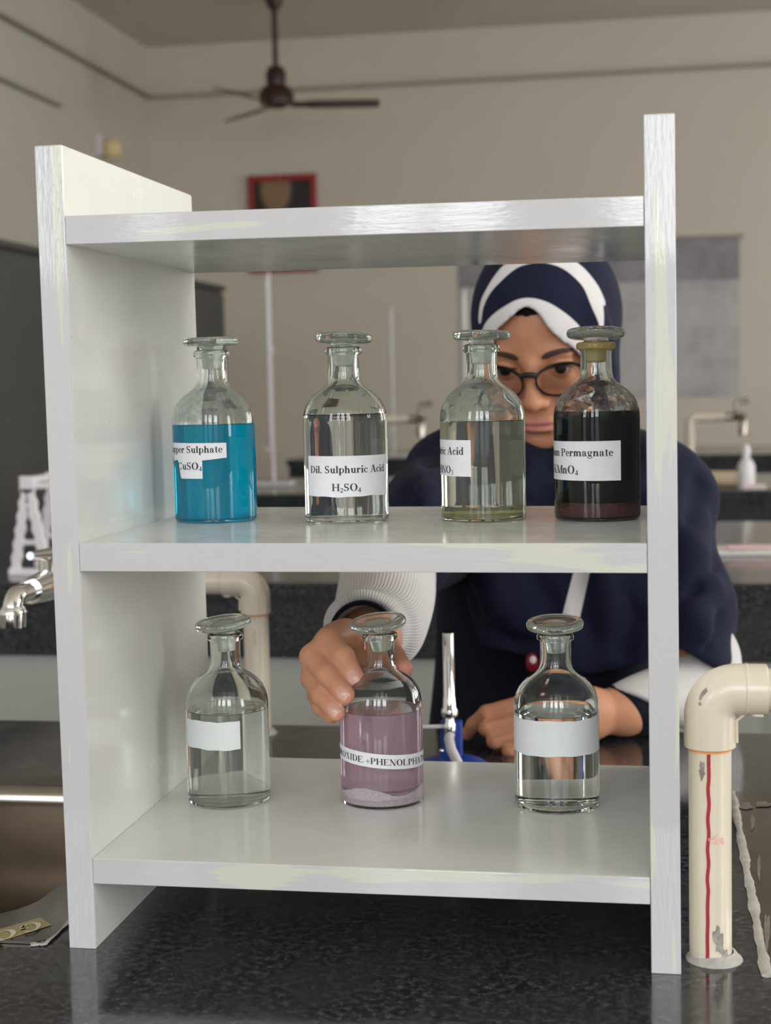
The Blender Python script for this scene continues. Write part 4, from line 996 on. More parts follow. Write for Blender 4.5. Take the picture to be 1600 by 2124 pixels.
# ---------------------------------------------------------------- smooth solids by signed distance, meshed with surface nets
class Solid:
    def __init__(self): self.p = []
    def _add(self, fn, c, R, k, op): self.p.append((fn, np.array(c, float), R, k, op)); return self
    def cone(self, a, b, ra, rb, k=0.006, op='u'):
        a = np.array(a, float); b = np.array(b, float); ab = b-a; L = max(float(ab@ab), 1e-12)
        def fn(P):
            h = np.clip(((P-a)@ab)/L, 0, 1)
            return np.sqrt((((P-a)-h[:, None]*ab)**2).sum(1))-(ra+(rb-ra)*h)
        return self._add(fn, (a+b)/2, np.linalg.norm(ab)/2+max(ra, rb), k, op)
    def ell(self, c, r, k=0.006, op='u', R=None):
        c = np.array(c, float); r = np.array(r, float)
        def fn(P):
            q = P-c
            if R is not None: q = q@R          # columns of R are the ellipsoid's axes
            k0 = np.sqrt(((q/r)**2).sum(1)); k1 = np.sqrt(((q/(r*r))**2).sum(1))
            return k0*(k0-1)/np.maximum(k1, 1e-9)
        return self._add(fn, c, max(r), k, op)
    def fun(self, fn, c, R, k=0.002, op='s'): return self._add(fn, c, R, k, op)
    def __call__(self, P, bc=None, br=None):
        d = np.full(len(P), 1.0)
        for fn, c, R, k, op in self.p:
            if bc is not None and np.linalg.norm(bc-c)-R-br > 2.5*k+0.012: continue
            e = fn(P)
            if op == 'u':
                if k > 0:
                    h = np.maximum(k-np.abs(d-e), 0)/k
                    d = np.minimum(d, e)-h*h*k*0.25
                else: d = np.minimum(d, e)
            else:
                if k > 0:
                    h = np.maximum(k-np.abs(d+e), 0)/k
                    d = np.maximum(d, -e)+h*h*k*0.25
                else: d = np.maximum(d, -e)
        return d
    def mesh(self, lo, hi, h, B=16):
        lo = np.array(lo, float); n = np.ceil((np.array(hi)-lo)/(h*B)).astype(int)
        g = np.stack(np.meshgrid(*[np.arange(k) for k in n], indexing='ij'), -1).reshape(-1, 3)
        br = h*B*math.sqrt(3)/2
        V, Q = {}, []
        keys_all, pos_all, quads = [], [], []
        dims = n*B+1
        ax = np.arange(B+1)
        off = np.stack(np.meshgrid(ax, ax, ax, indexing='ij'), -1).reshape(-1, 3)
        for blk in g:
            bc = lo+(blk+0.5)*B*h
            near = [p for p in self.p if p[4] == 'u' and np.linalg.norm(bc-p[1])-p[2]-br < 2.5*p[3]+0.006]
            if not near: continue
            dc = self(bc[None], bc, br)[0]
            if abs(dc) > br*1.6+0.01: continue
            ijk = blk*B+off
            D = self(lo+ijk*h, bc, br).reshape(B+1, B+1, B+1).astype(np.float64)
            S = D < 0
            if S.all() or not S.any(): continue
            # cells with a sign change
            corners = [S[a:B+a, b:B+b, c:B+c] for a in (0, 1) for b in (0, 1) for c in (0, 1)]
            cnt = sum(x.astype(np.int8) for x in corners)
            act = np.argwhere((cnt > 0) & (cnt < 8))
            acc = np.zeros((len(act), 3)); num = np.zeros(len(act))
            i, j, k = act.T
            cd = {(a, b, c): D[i+a, j+b, k+c] for a in (0, 1) for b in (0, 1) for c in (0, 1)}
            for a in cd:
                for axi in range(3):
                    if a[axi] == 0:
                        b = list(a); b[axi] = 1; b = tuple(b)
                        d0, d1 = cd[a], cd[b]; m = (d0 < 0) != (d1 < 0)
                        t = np.where(m, d0/np.where(m, d0-d1, 1), 0)
                        p = np.zeros((len(act), 3)); p += np.array(a); p[:, axi] += t
                        acc[m] += p[m]; num[m] += 1
            cell = blk*B+act
            pos_all.append(lo+(cell+acc/num[:, None])*h)
            keys_all.append((cell[:, 0]*dims[1]+cell[:, 1])*dims[2]+cell[:, 2])
            # edges with a sign change, owned by this block
            for axi in range(3):
                sl0 = [slice(0, B)]*3; sl1 = [slice(0, B)]*3; sl1[axi] = slice(1, B+1)
                A, Bm = S[tuple(sl0)], S[tuple(sl1)]
                e = np.argwhere(A != Bm)
                if not len(e): continue
                fl = A[tuple(e.T)]
                u, v = [(1, 2), (2, 0), (0, 1)][axi]
                base = blk*B+e
                q = []
                for du, dv in ((0, 0), (-1, 0), (-1, -1), (0, -1)):
                    cc = base.copy(); cc[:, u] += du; cc[:, v] += dv
                    q.append((cc[:, 0]*dims[1]+cc[:, 1])*dims[2]+cc[:, 2])
                q = np.stack(q, 1)
                q[~fl] = q[~fl][:, ::-1]
                quads.append(q)
        keys = np.concatenate(keys_all); pos = np.concatenate(pos_all); q = np.concatenate(quads)
        keys, first = np.unique(keys, return_index=True); pos = pos[first]
        ix = np.searchsorted(keys, q); ix = np.clip(ix, 0, len(keys)-1)
        ok = (keys[ix] == q).all(1)
        return pos, ix[ok]
    def trace(self, px, py, t0=0.9, t1=2.2):
        """first point of the solid met by the sight line through a photo pixel"""
        d = ray(px, py); d = d/np.linalg.norm(d); t = t0
        for _ in range(300):
            s = self((CAM+d*t)[None])[0]
            if s < 0.0004: return CAM+d*t
            t += max(s*0.6, 0.0003)
            if t > t1: break
        return None
    def drop(self, P, dirn, steps=60):
        """march points along dirn until they meet the solid"""
        P = np.array(P, float); dirn = np.array(dirn, float)
        t = np.zeros(len(P))
        for _ in range(steps):
            t += np.clip(self(P+t[:, None]*dirn), -0.01, 0.02)*0.8
        return P+t[:, None]*dirn
def np_mesh(name, pos, faces, mats, parent=None, smooth=180, attr=None, origin=(0, 0, 0)):
    me = bpy.data.meshes.new(name)
    faces = np.asarray(faces)
    org = np.array(origin, float)
    me.vertices.add(len(pos)); me.vertices.foreach_set('co', (pos-org).astype(np.float32).ravel())
    k = faces.shape[1]
    me.loops.add(faces.size); me.loops.foreach_set('vertex_index', faces.astype(np.int32).ravel())
    me.polygons.add(len(faces)); me.polygons.foreach_set('loop_start', np.arange(0, faces.size, k, dtype=np.int32))
    me.polygons.foreach_set('loop_total', np.full(len(faces), k, np.int32))
    me.update(calc_edges=True); me.validate()
    for p in me.polygons: p.use_smooth = True
    for a, vals in (attr or {}).items():
        at = me.attributes.new(a, 'FLOAT', 'POINT'); at.data.foreach_set('value', vals.astype(np.float32))
    if not isinstance(mats, (list, tuple)): mats = [mats]
    for m in mats: me.materials.append(m)
    o = bpy.data.objects.new(name, me); COL.objects.link(o); o.location = org
    if parent is not None:
        o.parent = parent; o.location = org-np.array(parent_loc(parent))
    return o
def relax(pos, quads, n=2, f=0.5):
    for _ in range(n):
        acc = np.zeros_like(pos); num = np.zeros(len(pos))
        for a, b in ((0, 1), (1, 2), (2, 3), (3, 0)):
            np.add.at(acc, quads[:, a], pos[quads[:, b]]); np.add.at(num, quads[:, a], 1)
            np.add.at(acc, quads[:, b], pos[quads[:, a]]); np.add.at(num, quads[:, b], 1)
        pos = pos+f*(acc/np.maximum(num, 1)[:, None]-pos)
    return pos
def clip_mesh(pos, tris, s):
    """split a triangle mesh along the level line s = 0; returns (part with s > 0, part with s <= 0)"""
    res = []
    for sign in (1, -1):
        v = s*sign; keep = (v[tris] > 0); n = keep.sum(1)
        out = [tris[n == 3]]; newp = list(pos); cache = {}
        def cut(a, b):
            key = (min(a, b), max(a, b))
            if key not in cache:
                t = v[a]/(v[a]-v[b]); cache[key] = len(newp); newp.append(pos[a]+t*(pos[b]-pos[a]))
            return cache[key]
        extra = []
        for tr, kp in zip(tris[(n == 1) | (n == 2)], keep[(n == 1) | (n == 2)]):
            if kp.sum() == 1:
                i = int(np.argmax(kp)); a, b, c = tr[i], tr[(i+1) % 3], tr[(i+2) % 3]
                extra.append((a, cut(a, b), cut(a, c)))
            else:
                i = int(np.argmin(kp)); a, b, c = tr[i], tr[(i+1) % 3], tr[(i+2) % 3]
                ab, ac = cut(a, b), cut(a, c)
                extra += [(ab, b, c), (ab, c, ac)]
        if extra: out.append(np.array(extra))
        t = np.concatenate(out) if out else np.zeros((0, 3), int)
        P = np.array(newp); used = np.unique(t)
        remap = np.full(len(P), -1); remap[used] = np.arange(len(used))
        res.append((P[used], remap[t]))
    return res
def poly_sd(P, poly):
    """signed distance (negative inside) from 2-D points to a polygon"""
    poly = np.array(poly, float); d = np.full(len(P), 1e9); ins = np.zeros(len(P), bool)
    for a, b in zip(poly, np.roll(poly, -1, 0)):
        e = b-a; w = P-a
        t = np.clip((w@e)/max(e@e, 1e-12), 0, 1)
        d = np.minimum(d, ((w-t[:, None]*e)**2).sum(1))
        c = ((a[1] <= P[:, 1]) & (b[1] > P[:, 1])) | ((b[1] <= P[:, 1]) & (a[1] > P[:, 1]))
        with np.errstate(divide='ignore', invalid='ignore'):
            xi = a[0]+(P[:, 1]-a[1])/(b[1]-a[1])*e[0]
        ins ^= c & (P[:, 0] < xi)
    return np.where(ins, -1, 1)*np.sqrt(d)
def smooth_poly(pts, n=6):
    """closed Catmull-Rom curve through points"""
    P = [np.array(p, float) for p in pts]; out = []
    for i in range(len(P)):
        a, b, c, d = P[i-1], P[i], P[(i+1) % len(P)], P[(i+2) % len(P)]
        for k in range(n):
            t = k/n
            out.append(0.5*((2*b)+(c-a)*t+(2*a-5*b+4*c-d)*t*t+(3*b-a-3*c+d)*t**3))
    return np.array(out)

# ---------------------------------------------------------------- the girl
HO = np.array([0.2560, 0.7300, 0.3795])                # point between the eyes
HEAD_YAW, HEAD_PITCH, HEAD_ROLL = 10.0, 22.0, -1.0
HM = np.array(Matrix.Rotation(math.radians(-HEAD_YAW), 3, 'Z') @ Matrix.Rotation(math.radians(HEAD_ROLL), 3, 'Y') @ Matrix.Rotation(math.radians(HEAD_PITCH), 3, 'X'))
def hw(x, y, z): return HO+HM@np.array([x, y, z])*0.001      # head millimetres -> world
def hl(P): return ((np.asarray(P)-HO)@HM)*1000.0             # world -> head millimetres
def mm(*r): return np.array(r)*0.001

body = Solid()
def H_ell(c, r, k=0.006, op='u'): body.ell(hw(*c), mm(*r), k, op, HM)
def H_cone(a, b, ra, rb, k=0.006, op='u'): body.cone(hw(*a), hw(*b), ra*0.001, rb*0.001, k, op)
# skull, face and jaw
H_ell((0, 92, 28), (70, 94, 84), 0.0)
H_ell((0, 52, -34), (60, 52, 62), 0.020)
for s in (-1, 1):
    H_cone((s*48, 70, -50), (s*14, 16, -84), 15, 15, 0.016)      # jaw line
    H_ell((s*35, 17, -30), (23, 17, 21), 0.014)                  # cheek
    H_ell((s*30, 22, -58), (20, 18, 20), 0.014)
H_ell((0, 14, -86), (18, 15, 14), 0.014)                         # chin
H_cone((-36, 10, 17), (36, 10, 17), 8.5, 8.5, 0.012)             # brow
for s in (-1, 1): H_ell((s*31, -6, 0), (18, 12, 10.5), 0.009, 's')   # eye sockets
H_cone((0, -2, 6), (0, -15, -29), 7.0, 8.5, 0.012)               # nose
H_ell((0, -18, -31), (8.6, 9, 8.0), 0.008)
for s in (-1, 1):
    H_ell((s*10.8, -8, -34), (6.6, 9, 6.6), 0.006)
    H_ell((s*5.4, -14, -40.5), (3.2, 5, 2.6), 0.002, 's')
H_ell((0, 6, -59), (27, 13, 18), 0.012)                          # mouth mound
for s in (-1, 1): H_ell((s*7.2, -5.2, -57.2), (12, 5.2, 3.8), 0.004)
H_ell((0, -5.0, -65.6), (16, 6.4, 5.0), 0.004)
H_ell((0, -13, -61.4), (21, 9, 1.1), 0.0016, 's')
H_ell((0, -9, -75.5), (14, 6, 4), 0.006, 's')
for s in (-1, 1):
    H_ell((s*31, 11.5, 0.5), (13.6, 13.6, 12.8), 0.003)              # lids
    H_ell((s*31, -3, -0.6), (13.5, 9, 4.9), 0.0015, 's')             # eye opening
H_cone((0, 92, -60), (0, 120, -190), 50, 50, 0.03)                  # neck
# ears lie under the scarf
for s in (-1, 1): H_ell((s*70, 95, -12), (6, 16, 29), 0.004)
# torso inside the clothes
body.cone((0.275, 0.83, 0.20), (0.285, 0.86, -0.25), 0.075, 0.090, 0.03)
SH_R, SH_L = (0.160, 0.82, 0.235), (0.395, 0.82, 0.225)
body.cone(SH_R, SH_L, 0.040, 0.040, 0.03)
EL_R, WR_R = tuple(at_y(803, 1190, 0.575)), (0.1530, 0.294, 0.1545)
EL_L, WR_L = tuple(at_y(1446, 1430, 0.715)), tuple(at_y(1296, 1474, 0.640))
body.cone(SH_R, EL_R, 0.040, 0.034, 0.02); body.cone(EL_R, tuple(at_y(788, 1285, 0.41)), 0.034, 0.031, 0.02); body.cone(tuple(at_y(788, 1285, 0.41)), WR_R, 0.032, 0.0235, 0.02)
body.cone(SH_L, EL_L, 0.040, 0.036, 0.02); body.cone(EL_L, WR_L, 0.032, 0.0215, 0.02)

def finger(pts, rad, k=0.0035, kroot=0.010):
    for i in range(len(pts)-1):
        body.cone(pts[i], pts[i+1], rad[i], rad[i+1], kroot if i == 0 else k)
NAILS = []
# the hand that holds the pink bottle
P6 = PINK
def rel(x, y, z): return P6+np.array([x, y, z])
finger([(0.1480, 0.222, 0.1765), at_y(683, 1327, 0.178), at_y(713, 1363, 0.160), at_y(739, 1408, 0.150)], [0.0095, 0.0092, 0.0080, 0.0069])
finger([(0.1350, 0.220, 0.1710), at_y(648, 1362, 0.172), at_y(680, 1399, 0.152), at_y(717, 1441, 0.137)], [0.0095, 0.0092, 0.0082, 0.0071])
finger([(0.1300, 0.220, 0.1600), at_y(649, 1408, 0.174), at_y(668, 1442, 0.154), at_y(698, 1477, 0.138)], [0.0090, 0.0086, 0.0077, 0.0068])
finger([(0.1310, 0.222, 0.1480), at_y(660, 1442, 0.186), at_y(668, 1466, 0.168), at_y(688, 1484, 0.156)], [0.0085, 0.0078, 0.0070, 0.0062])
# palm and back of the hand
body.cone((0.1460, 0.224, 0.1740), (0.153, 0.286, 0.162), 0.0100, 0.013, 0.012)
body.cone((0.1360, 0.222, 0.1680), (0.150, 0.288, 0.158), 0.0100, 0.013, 0.012)
body.cone((0.1310, 0.222, 0.1580), (0.150, 0.288, 0.153), 0.0095, 0.013, 0.012)
body.cone((0.1320, 0.223, 0.1480), (0.151, 0.286, 0.150), 0.0085, 0.013, 0.012)
# thumb passes behind the neck of the bottle
finger([(0.160, 0.276, 0.154), (0.1745, 0.245, 0.159), (0.1860, 0.214, 0.1590), (0.1975, 0.1890, 0.1550)], [0.0140, 0.0112, 0.0092, 0.0078], 0.004, 0.012)
body.cone((0.150, 0.250, 0.164), (0.172, 0.248, 0.159), 0.010, 0.009, 0.012)

# the other hand rests loosely curled on the bench
Lh = lambda px, py, y: at_y(px, py, y)
k1, k2, k3, k4 = Lh(1106, 1455, 0.588), Lh(1108, 1486, 0.577), Lh(1112, 1513, 0.571), Lh(1116, 1538, 0.571)
FL = [[k1, Lh(1010, 1480, 0.584), Lh(983, 1503, 0.590), Lh(969, 1523, 0.596)], [k2, Lh(1010, 1510, 0.570), Lh(1020, 1521, 0.587), Lh(1052, 1522, 0.593)],
      [k3, Lh(1026, 1537, 0.563), Lh(1036, 1546, 0.580), Lh(1065, 1545, 0.588)], [k4, Lh(1056, 1558, 0.561), Lh(1062, 1562, 0.574), Lh(1085, 1560, 0.582)]]
for pts, rr in zip(FL, ([0.0095, 0.0086, 0.0076, 0.0064], [0.0090, 0.0082, 0.0076, 0.0068], [0.0086, 0.0077, 0.0070, 0.0064], [0.0078, 0.0068, 0.0062, 0.0056])):
    finger(pts, rr, 0.0025, 0.0025)
for kk, q in ((k1, (1220, 1462)), (k2, (1220, 1476)), (k3, (1220, 1490)), (k4, (1220, 1502))):
    body.cone(kk, Lh(q[0], q[1], 0.618), 0.0100, 0.0160, 0.006)
for fa, fb in zip(FL[:-1], FL[1:]):
    g0 = (fa[0]*0.75+fa[1]*0.25+fb[0]*0.75+fb[1]*0.25)/2; g1 = (fa[1]+fb[1])/2
    body.cone(g0-np.array([0, 0.0090, 0]), g1-np.array([0, 0.0080, 0]), 0.0006, 0.0022, 0.002, 's')
body.cone(Lh(1220, 1478, 0.618), WR_L, 0.020, 0.0215, 0.02)
finger([Lh(1215, 1480, 0.635), Lh(1140, 1490, 0.625), Lh(1090, 1505, 0.612), Lh(1055, 1518, 0.608)], [0.0140, 0.0120, 0.0100, 0.0085], 0.004, 0.014)

pos, quads = body.mesh((0.085, 0.115, -0.34), (0.50, 0.96, 0.53), 0.0017)
pos = relax(pos, quads, 1, 0.4)
L = hl(pos)
lip = np.maximum(1-np.sqrt((L[:, 0]/23)**2+((L[:, 2]+57.5)/4.6)**2), 1-np.sqrt((L[:, 0]/20)**2+((L[:, 2]+65.5)/5.4)**2))
lip = np.clip(lip*4, 0, 1)*(L[:, 1] < 8)
def skin():
    m, t, out = nt('warm_brown_skin')
    b = node(t, 'ShaderNodeBsdfPrincipled', Roughness=0.48, IOR=1.4)
    b.inputs['Subsurface Weight'].default_value = 0.25
    b.inputs['Subsurface Radius'].default_value = (1.0, 0.35, 0.2)
    b.inputs['Subsurface Scale'].default_value = 0.004
    n = noise(t, 45, 4, 0.6)
    c = ramp(t, n.outputs['Fac'], [(0.3, (0.54, 0.250, 0.146)), (0.7, (0.60, 0.292, 0.176))]).outputs[0]
    a = t.nodes.new('ShaderNodeAttribute'); a.attribute_name = 'lip'
    c = mix(t, a.outputs['Fac'], c, (0.60, 0.25, 0.215))
    a2 = t.nodes.new('ShaderNodeAttribute'); a2.attribute_name = 'tip'
    c = mix(t, a2.outputs['Fac'], c, (0.72, 0.33, 0.235))
    t.links.new(c, b.inputs['Base Color'])
    n2 = noise(t, 900, 2, 0.5); bump(t, n2.outputs['Fac'], 0.06, 0.0006, b)
    t.links.new(b.outputs[0], out.inputs[0]); return m
tip = np.zeros(len(pos))
for c in (at_y(744, 1416, 0.148), at_y(723, 1449, 0.134), at_y(704, 1483, 0.135), np.array([0.1995, 0.1875, 0.1545])):
    tip = np.maximum(tip, np.clip(1.3-np.linalg.norm(pos-c, axis=1)/0.013, 0, 1))
M['skin'] = skin()
girl = empty('person', (0.28, 0.80, ZF), 'girl in navy head scarf and glasses behind the rack, holding the pink bottle', 'person')
np_mesh('body', pos, quads, M['skin'], girl, attr={'lip': lip, 'tip': tip})

# eyes, brows, lashes
def eye_mat():
    m, t, out = nt('brown_eye')
    b = node(t, 'ShaderNodeBsdfPrincipled', Roughness=0.12)
    tc = t.nodes.new('ShaderNodeTexCoord'); mp = t.nodes.new('ShaderNodeMapping')
    mp.inputs['Scale'].default_value = (1000/13, 1000/13, 0)
    g = t.nodes.new('ShaderNodeTexGradient'); g.gradient_type = 'SPHERICAL'
    t.links.new(tc.outputs['Object'], mp.inputs['Vector']); t.links.new(mp.outputs[0], g.inputs[0])
    r = ramp(t, g.outputs['Fac'], [(0.50, (0.42, 0.38, 0.36)), (0.53, (0.020, 0.012, 0.010)), (0.78, (0.045, 0.022, 0.014)), (0.80, (0.004, 0.004, 0.004))])
    t.links.new(r.outputs[0], b.inputs['Base Color']); t.links.new(b.outputs[0], out.inputs[0]); return m
M['eye'] = eye_mat()
M['brow'] = plain('dark_brow_hair', (0.045, 0.026, 0.018), 0.7)
GAZE = np.array([0.21, 0.12, 0.22])
for s in (-1, 1):
    c = hw(s*31, 11.3, 0)
    g_ = GAZE-c; g_ /= np.linalg.norm(g_)
    g_ = g_*0.45+HM@np.array([-0.05, -1, -0.02])*0.55
    e = MB().sphere((0, 0, 0), 0.0118, 14).build('eyeball', M['eye'], girl, 180)
    q = Vector(g_).to_track_quat('Z', 'Y')
    e.rotation_euler = q.to_euler(); e.location = Vector(c)-Vector(parent_loc(girl))
def on_face(pts, lift=0.0006, y0=-30):
    P = np.array([hw(x, y0, z) for x, z in pts])
    return body.drop(P, HM@np.array([0, 1.0, 0]))-lift*(HM@np.array([0, 1.0, 0]))
for s in (-1, 1):
    n = 18; up, dn = [], []
    for i in range(n+1):
        f = i/n; x = s*(13+36*f); zc = 15.5+5.5*math.sin(math.pi*min(1, f*1.05)*0.62)-3.0*max(0, f-0.7)/0.3
        h_ = 3.6*(1-f)**0.5*min(1, 0.35+f*5)+0.5
        up.append((x, zc+h_)); dn.append((x, zc-h_))
    A, B_ = on_face(up), on_face(dn); Cc = on_face([((a[0]+b_[0])/2, (a[1]+b_[1])/2) for a, b_ in zip(up, dn)], 0.0014)
    vs = np.concatenate([A, Cc, B_]); m_ = n+1
    MB().add(vs, [(i, i+1, m_+i+1, m_+i) for i in range(n)]+[(m_+i, m_+i+1, 2*m_+i+1, 2*m_+i) for i in range(n)]).build('eyebrow', M['brow'], girl, 180, fix=False)
    lash = [hw(s*31+13.6*math.cos(a), 11.5-13.2*math.sqrt(max(0.05, 1-(0.9*math.cos(a))**2))-0.2, -0.3+5.0*math.sin(a)) for a in np.linspace(0.12, math.pi-0.12, 12)]
    MB().tube(lash, 0.0007, 6).build('eyelashes', M['brow'], girl, 180)

# eyeglasses
M['black_plastic'] = plain('black_spectacle_plastic', (0.010, 0.009, 0.009), 0.22)
def lens_mat():
    m, t, out = nt('thin_spectacle_lens')
    tr = t.nodes.new('ShaderNodeBsdfTransparent'); gl = node(t, 'ShaderNodeBsdfGlossy', Roughness=0.02)
    fr = node(t, 'ShaderNodeFresnel', IOR=1.45); mx = t.nodes.new('ShaderNodeMixShader')
    t.links.new(fr.outputs[0], mx.inputs[0]); t.links.new(tr.outputs[0], mx.inputs[1]); t.links.new(gl.outputs[0], mx.inputs[2])
    t.links.new(mx.outputs[0], out.inputs[0]); return m
M['lens'] = lens_mat()
specs = empty('eyeglasses', parent=girl)
def lens_outline(s, grow=0.0, n=44):
    out = []
    for i in range(n):
        a = 2*math.pi*i/n; ca, sa = math.cos(a), math.sin(a)
        x = 24.0*math.copysign(abs(ca)**0.80, ca); z = (14.5 if sa > 0 else 18.5)*math.copysign(abs(sa)**0.86, sa)
        z += 2.6*(x/25.0)*(1 if sa > 0 else 0.2)
        r = math.hypot(x, z); q = (r+grow)/r
        xx, zz = x*q, z*q
        px = s*(32.3+xx); out.append((px, -17.5+0.0045*(px*px)/1.0*0.9-0.10*(zz), zz-5.0))
    return out
fw_ = MB()
for s in (-1, 1):
    ins, outs = lens_outline(s), lens_outline(s)
    n = len(ins); vs, fs = [], []
    for i in range(n):
        x, y, z = ins[i]
        cx_, cz_ = s*32.3, -5.0
        up_ = max(0, (z-cz_)/14.5)
        wdt = 1.9+1.9*up_
        dx, dz = x-cx_, z-cz_; r = math.hypot(dx, dz); ox, oz = x+dx/r*wdt, z+dz/r*wdt
        for (xa, ya, za) in ((x, y-1.4, z), (ox, y-1.4, oz), (ox, y+1.8, oz), (x, y+1.8, z)): vs.append(hw(xa, ya, za))
    for i in range(n):
        j = (i+1) % n
        for k_ in range(4):
            l_ = (k_+1) % 4; fs.append((4*i+k_, 4*j+k_, 4*j+l_, 4*i+l_))
    fw_.add(vs, fs)
    lp = [hw(*p) for p in ins]
    MB().add(lp, [tuple(range(n))[::s]]).build('lens', M['lens'], specs, fix=False)
br_pts = [hw(x, -18.5+0.002*x*x, 1.6-0.022*x*x+1.2) for x in np.linspace(-9.5, 9.5, 9)]
fw_.tube(br_pts, 0.0030, 10)
fw_.build('frame', M['black_plastic'], specs, 50)
for s in (-1, 1):
    MB().tube([hw(s*55, -7, 2.0), hw(s*56.5, 6, 1.5), hw(s*61, 30, 0), hw(s*69, 70, -3)], 0.0016, 8).build('temple_arm', M['black_plastic'], specs, 50)
# fingernails of the holding hand
M['nail'] = plain('pale_pink_nail', (0.62, 0.35, 0.28), 0.3, scale=300, col2=(0.66, 0.38, 0.305), coat=0.2)
M['nail_tip'] = plain('pale_nail_edge', (0.68, 0.46, 0.37), 0.3)
def nail(px, py, ax, w_=0.0041, l_=0.0050):
    h0 = body.trace(px, py, 0.85, 1.5)
    if h0 is None: return
    e = 0.0012
    gr = np.array([body((h0+np.eye(3)[i]*e)[None])[0]-body((h0-np.eye(3)[i]*e)[None])[0] for i in range(3)]); gr /= np.linalg.norm(gr)
    U = np.array(ax, float); U -= gr*(U@gr); U /= np.linalg.norm(U); V_ = np.cross(gr, U)
    nu, nv = 10, 10; P = []
    for i in range(nu+1):
        for j in range(nv+1):
            u = -1+2*i/nu; v = -1+2*j/nv
            lim = (1-abs(u)**3.2*0.30) if u > 0 else (1-abs(u)**2.4*0.42)
            P.append(h0+U*u*l_+V_*v*w_*lim+gr*0.004)
    P = body.drop(np.array(P), -gr)+gr*0.00045
    m_ = nv+1
    fs = [(i*m_+j, (i+1)*m_+j, (i+1)*m_+j+1, i*m_+j+1) for i in range(nu) for j in range(nv)]
    mi = [1 if i >= nu-1 else 0 for i in range(nu) for j in range(nv)]
    mb = MB().add(P, fs); mb.m = mi
    mb.build('fingernail', [M['nail'], M['nail_tip']], girl, 180)
nail(731, 1403, at_y(739, 1408, 0.150)-at_y(713, 1363, 0.160))
nail(709, 1437, at_y(717, 1441, 0.137)-at_y(680, 1399, 0.152))
nail(690, 1470, at_y(698, 1477, 0.138)-at_y(668, 1442, 0.154))

# ---------------------------------------------------------------- clothes
def cloth(name, col, col2, rough=0.85, scale=900, bs=0.25):
    m, t, out = nt(name)
    b = node(t, 'ShaderNodeBsdfPrincipled', Roughness=rough)
    b.inputs['Sheen Weight'].default_value = 0.02; b.inputs['Specular IOR Level'].default_value = 0.18
    n = noise(t, 14, 4, 0.6); c = ramp(t, n.outputs['Fac'], [(0.3, col), (0.7, col2)])
    t.links.new(c.outputs[0], b.inputs['Base Color'])
    n2 = noise(t, scale, 2, 0.5); bump(t, n2.outputs['Fac'], bs, 0.0006, b)
    t.links.new(b.outputs[0], out.inputs[0]); return m
M['navy'] = cloth('navy_scarf_cloth', (0.0078, 0.0098, 0.0290), (0.0105, 0.0130, 0.0350))
M['dress'] = cloth('dark_navy_dress_cloth', (0.0050, 0.0065, 0.0150), (0.0080, 0.0100, 0.0210))
M['white_cloth'] = cloth('white_trim_cloth', (0.62, 0.60, 0.62), (0.70, 0.68, 0.69), bs=0.15)
M['black_cloth'] = cloth('black_cap_cloth', (0.004, 0.004, 0.005), (0.007, 0.007, 0.008))

veil = Solid()
HEADS = (((0, 90, 30), (83, 106, 96)), ((0, 66, -30), (77, 76, 78)))
for c, r in HEADS: veil.ell(hw(*c), mm(*r), 0.02, 'u', HM)
veil.cone(hw(0, 90, -70), (0.274, 0.83, 0.215), 0.066, 0.090, 0.03)
veil.cone((0.168, 0.81, 0.250), (0.382, 0.81, 0.236), 0.060, 0.060, 0.06)
veil.ell((0.285, 0.81, 0.085), (0.145, 0.118, 0.175), 0.05)
veil.cone((0.165, 0.80, 0.245), (0.138, 0.615, 0.208), 0.060, 0.060, 0.05)
veil.cone((0.388, 0.80, 0.226), (0.408, 0.745, 0.120), 0.060, 0.058, 0.05)
veil.cone((0.408, 0.745, 0.120), (0.414, 0.720, 0.050), 0.058, 0.056, 0.03)
def drape(P, d):
    """soft hanging folds"""
    x, y, z = P.T
    low = np.clip((0.33-z)/0.08, 0, 1)
    f = 0.0045*np.sin(70*(x-0.27)+22*(z-0.2)*np.tanh((x-0.27)/0.04)+1.0)+0.003*np.sin(48*(x+z)+35*y)
    return d+f*low
_call = Solid.__call__
class Draped(Solid):
    def __call__(self, P, bc=None, br=None): return drape(P, _call(self, P, bc, br))
veil.__class__ = Draped
def tr(pts): 
    out = []
    for px, py in pts:
        h_ = veil.trace(px, py, 1.3, 2.1)
        if h_ is not None: out.append(hl(h_)[[0, 2]])
    return out
FACE = [(1022, 715), (1030, 688), (1046, 672), (1063, 657), (1077, 645), (1090, 639), (1105, 645), (1122, 662), (1140, 687), (1160, 705), (1180, 720), (1200, 736), (1214, 762), (1220, 800), (1214, 850), (1196, 892), (1163, 925), (1122, 941), (1082, 930), (1048, 893), (1030, 845), (1021, 780)]
BAND = [(996, 716), (1001, 684), (1012, 664), (1030, 647), (1051, 633), (1073, 622), (1096, 618), (1121, 622), (1146, 632), (1172, 649), (1192, 666), (1206, 682), (1219, 712), (1228, 752), (1222, 800), (1200, 850), (1150, 880), (1080, 880), (1036, 845), (1012, 790)]
STRIPE = [(993, 668), (996, 630), (1009, 600), (1030, 567), (1052, 545), (1085, 528), (1130, 520), (1172, 530), (1208, 554), (1235, 585), (1254, 617), (1260, 645), (1259, 682),
          (1252, 679), (1246, 658), (1231, 626), (1209, 594), (1185, 570), (1160, 554), (1130, 546), (1100, 547), (1071, 557), (1043, 580), (1018, 607), (1003, 637), (998, 668)]
face_poly = smooth_poly(tr(FACE), 4); band_poly = smooth_poly(tr(BAND), 4); stripe_poly = smooth_poly(tr(STRIPE), 4)
